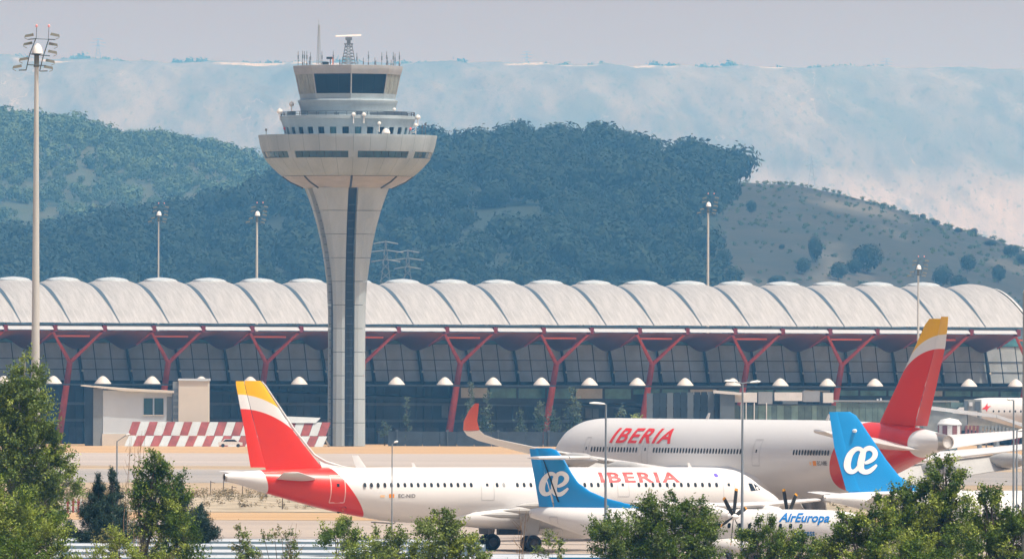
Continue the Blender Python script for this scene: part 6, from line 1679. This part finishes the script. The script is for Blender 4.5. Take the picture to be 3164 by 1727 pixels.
# poplars in front of the terminal
fp = [(1455, 1190, 1345, 18, 'slender poplar by the terminal, left behind the red wingtip'), (1502, 1222, 1348, 19, 'second slender poplar by the terminal, right behind the red wingtip'), (1770, 1216, 1350, 30, 'pale bushy poplar by the terminal, left of the wide-body nose'),
      (1672, 1250, 1350, 20, 'grey-green poplar beside the red column base, third from the wingtip'), (1715, 1268, 1350, 20, 'low poplar touching the pale bushy one'), (1610, 1272, 1350, 13, 'small thin poplar between the wingtip and the red column'), (1257, 1240, 1350, 7, 'thinnest sapling by the terminal right of the tower'), (1188, 1308, 1350, 14, 'small round shrub by the terminal near the tower foot'),
      (1920, 1262, 1350, 16, 'thin poplar behind the roof of the wide-body nose'), (1965, 1284, 1350, 34, 'light green shrub showing above the wide-body nose')]
for i, (px, y0, y1, w, lab) in enumerate(fp):
    D = 2150; n = 6; bl = []
    for j in range(n):
        f = j / (n - 1); bl.append((px + rnd.uniform(-.2, .2) * w, y1 - (y1 - y0) * (.1 + .88 * f), w * (1.05 - .75 * f ** 1.5) * rnd.uniform(.7, 1.05), (y1 - y0) / n * .85))
    tree('poplar_tree', lab, 'tree', D, px, bl, L_far if i != 9 else L_light, dens=2.3, leaf=.30, shoot=.8, nl=5, trunk_r=.15, seed=50 + i, limbs=False)

# ------------------------------------------------------------------ woods on the hills
F_back = leaf_mat('hill_tree_foliage', (0.035, 0.070, 0.028), (0.095, 0.14, 0.05), tr=.1, rough=.7, isl=.2, scale=.02)
F_front = leaf_mat('shade_dark_pine_foliage', (0.010, 0.022, 0.012), (0.022, 0.038, 0.020), tr=.05, rough=.9, isl=.05, scale=.05)  # the hill's shade is put into this darker foliage colour
def crownV(rx, rz_, n, leaf, seed):
    return leaves([(0, 0, rz_ * .9 + rx * .35, rx, rx, rz_)], n / (4 * math.pi * rx * rz_) , leaf, .5, 1, seed=seed, inner=.15, up=.3)
protoB = [crownV(3.3, 2.9, 150, .85, s) for s in (1, 2, 3)]
protoF = [crownV(6.2, 5.0, 400, 1.25, s) for s in (4, 5, 6)]
meB = [quads_mesh('crown', crownV(3.3, 2.9, 420, .5, s), F_back) for s in (1, 2, 3)]; meF = [quads_mesh('crown', crownV(6.0, 4.8, 1100, .75, s), F_front) for s in (4, 5, 6)]
mb = MB(); mb.tube([(0, 0, -1), (0, 0, 3.2)], [.3, .2], 5); trB = mb.mesh('trunk', M_bark)
mb = MB(); mb.tube([(0, 0, -1), (0, 0, 4.6)], [.5, .35], 5); trF = mb.mesh('trunk', M_bark)
def hill_pos(fn, px, D): return Vector(((px - CX) / FOC * D, D, fn(px, D)))
def one_tree(me_, tr_, loc, sc, rz, name, label, grp):
    r = empty(name, loc, rz, label, 'tree', grp); r.scale = (sc, sc, sc * rnd.uniform(.85, 1.15))
    link('crown', me_, r); link('trunk', tr_, r)
# back hill
indB, massB = [], []
for i in range(1800):
    px = rnd.uniform(-60, 1180); D = 6150 + 1080 * (rnd.random() ** .8)
    p = hill_pos(back_h, px, D)
    fx, fy = proj(p)
    if interp(FRONT_CREST, px) + 40 < fy and D < 6400: pass
    # the pale clearing on the left of the wood
    if 60 < fx < 330 and 468 < fy < 512 and rnd.random() < .8: continue
    massB.append((p, rnd.uniform(.6, 1.5) * (.7 + .6 * (noise.noise(p * .02) + .5)), rnd.uniform(0, 6.28), D))
for i in range(110):
    px = -40 + i * 10.5 + rnd.uniform(-4, 4); D = 7190 + rnd.uniform(-60, 20)
    indB.append((hill_pos(back_h, px, D), rnd.uniform(.8, 1.5), rnd.uniform(0, 6.28)))
massB.sort(key=lambda q: -q[3])
for p, sc, rz in indB: one_tree(rnd.choice(meB), trB, p, sc, rz, 'hill_tree', 'round tree on the crest of the green wooded hill left of the tower', 'trees on the crest of the left hill')
def merge(name, protos, items, m, label=None):
    parts = []
    for p, sc, rz, _ in items:
        V = protos[rnd.randrange(len(protos))]
        c, s_ = math.cos(rz), math.sin(rz); Rm = np.array([[c, -s_, 0], [s_, c, 0], [0, 0, 1]])
        parts.append((V @ Rm.T) * sc + np.array(p))
    o = link(name, quads_mesh(name, np.concatenate(parts), m)); return tag(o, label, None, None, 'stuff')
merge('woodland', protoB, massB, F_back)
# front hill: pines, shade put into their foliage colour, up to the bare shoulder on the right
def wood_edge(px, fy):      # right limit of the wood, follows the photograph
    return fx_edge(fy)
EDGE = [(520, 2300), (560, 2300), (600, 2295), (640, 2265), (670, 2215), (700, 2200), (730, 2230), (800, 2260), (860, 2300)]
massF, indF = [], []
for i in range(1250):
    px = rnd.uniform(-60, 2310); D = 4380 + 1210 * rnd.random()
    p = hill_pos(front_h, px, D); fx, fy = proj(p + Vector((0, 0, 5)))
    if fx > interp(EDGE, fy) - 20 + rnd.gauss(0, 14): continue
    massF.append((p, rnd.uniform(.55, 1.25) * (.75 + .5 * (noise.noise(p * .012) + .5)), rnd.uniform(0, 6.28), D))
for i in range(100):
    px = -40 + i * 23.3 + rnd.uniform(-7, 7)
    if px > 2275: continue
    D = 5590 + rnd.uniform(-60, 10)
    indF.append((hill_pos(front_h, px, D), rnd.uniform(.72, 1.2) * (0.7 if px < 1000 or 2005 < px < 2080 else 1.35), rnd.uniform(0, 6.28)))
for p, sc, rz in indF: one_tree(rnd.choice(meF), trF, p, sc, rz, 'pine_tree', 'shade-darkened round-topped pine on the crest of the dark wood right of the tower', 'pines on the crest of the dark hill')
merge('pine_wood', protoF, massF, F_front)
# single trees on the bare shoulder
singles = [(2322, 640, 17, 26), (2520, 775, 24, 48), (2680, 795, 46, 58), (2640, 830, 26, 30), (2590, 835, 30, 34), (2990, 815, 26, 36), (3085, 845, 22, 34), (2910, 850, 32, 40), (2965, 870, 30, 30), (2415, 765, 10, 10), (3010, 700, 12, 12), (3122, 775, 28, 26), (3160, 800, 22, 22), (2235, 800, 26, 40), (2270, 850, 26, 34), (2400, 862, 30, 20), (2480, 820, 24, 30), (2890, 690, 14, 12), (2960, 712, 14, 10), (3060, 752, 20, 12), (2850, 668, 10, 10)]
SL = ['narrow dark tree just right of the edge of the dark wood', 'narrow dark tree left of the widest clump on the bare slope', 'widest dark tree clump on the bare brown slope', 'low dark tree at the lower left foot of the widest clump', 'dark tree low on the bare slope, above the roof left of the widest clump',
 'lone oval dark tree on the right part of the bare slope', 'oval dark tree low on the slope near the right edge', 'dark tree half hidden by the roof, right of the slim mast', 'dark tree directly above the roof, right of the slim mast and its neighbour', 'tiny shrub on the bare slope below the pale gully',
 'small shrub on the skyline of the bare slope near its right end', 'round dark tree on the slope skyline at the right edge', 'dark tree cut by the right edge below the skyline tree', 'tall dark tree at the lower edge of the wood beside the pale gully', 'dark tree above the roof below the pale gully',
 'low wide bush above the roof line in the middle of the bare slope', 'dark tree right above the roof between gully and widest clump', 'small bush on the skyline above the slim mast', 'low bush on the skyline right of the slim mast', 'low wide bush on the skyline left of the tree at the right edge', 'tiny bush on the skyline left of the slim mast']
for i, (px, py, rx, ry) in enumerate(singles):
    # find the distance where the slope is seen at this row
    best = min(range(4320, 5600, 20), key=lambda D: abs(proj(hill_pos(front_h, px, D))[1] - (py + ry * .8)))
    p = hill_pos(front_h, px, best); s_ = FOC / best
    r = empty('hill_tree', p, rnd.uniform(0, 6), SL[i], 'tree', 'single trees scattered on the bare slope')
    k = rx / s_ / 6.0
    r.scale = (k, k, ry / s_ / 6.8)
    link('crown', meF[i % 3], r); link('trunk', trF, r)
# shrubs along the plateau edge
farV = []
for i in range(520):
    px = rnd.uniform(-60, 3250); D = rnd.uniform(18060, 18300)
    if noise.noise(Vector((px * .011, 3.3, 0))) < -.12: continue
    z = far_h(px, D) - 4.5; s_ = rnd.uniform(.5, 1.25) * (1.5 if rnd.random() < .10 else 1)
    farV.append((Vector(((px - CX) / FOC * D, D, z - 1)), s_ * 1.0, rnd.uniform(0, 6), 0))
merge('plateau_scrub', [crownV(3.3, 2.6, 80, 1.7, 21) * 1.5, crownV(3.6, 2.2, 80, 1.7, 22) * 1.4], farV, F_back)
# scrub tufts scattered over the bare shoulder and dry weeds on the bank
tv = []
for i in range(900):
    px = rnd.uniform(2180, 3250); D = rnd.uniform(4350, 5590)
    tv.append((hill_pos(front_h, px, D), rnd.uniform(.10, .34), rnd.uniform(0, 6), 0))
merge('slope_scrub', [crownV(3.3, 2.4, 45, 1.5, 23)], tv, F_back)
wv = []
for i in range(1500):
    x = rnd.uniform(-60, 60); y = rnd.uniform(1100, 1220)
    wv.append((Vector((x, y, bankz((x + 220) / 440, (y - 1095) / 130)[2] - .05)), rnd.uniform(.05, .16), rnd.uniform(0, 6), 0))
merge('dry_weeds', [protoB[1][:40] * np.array([1, 1, .8])], wv, leaf_mat('weed', (.12, .11, .05), (.30, .22, .12), tr=.1))
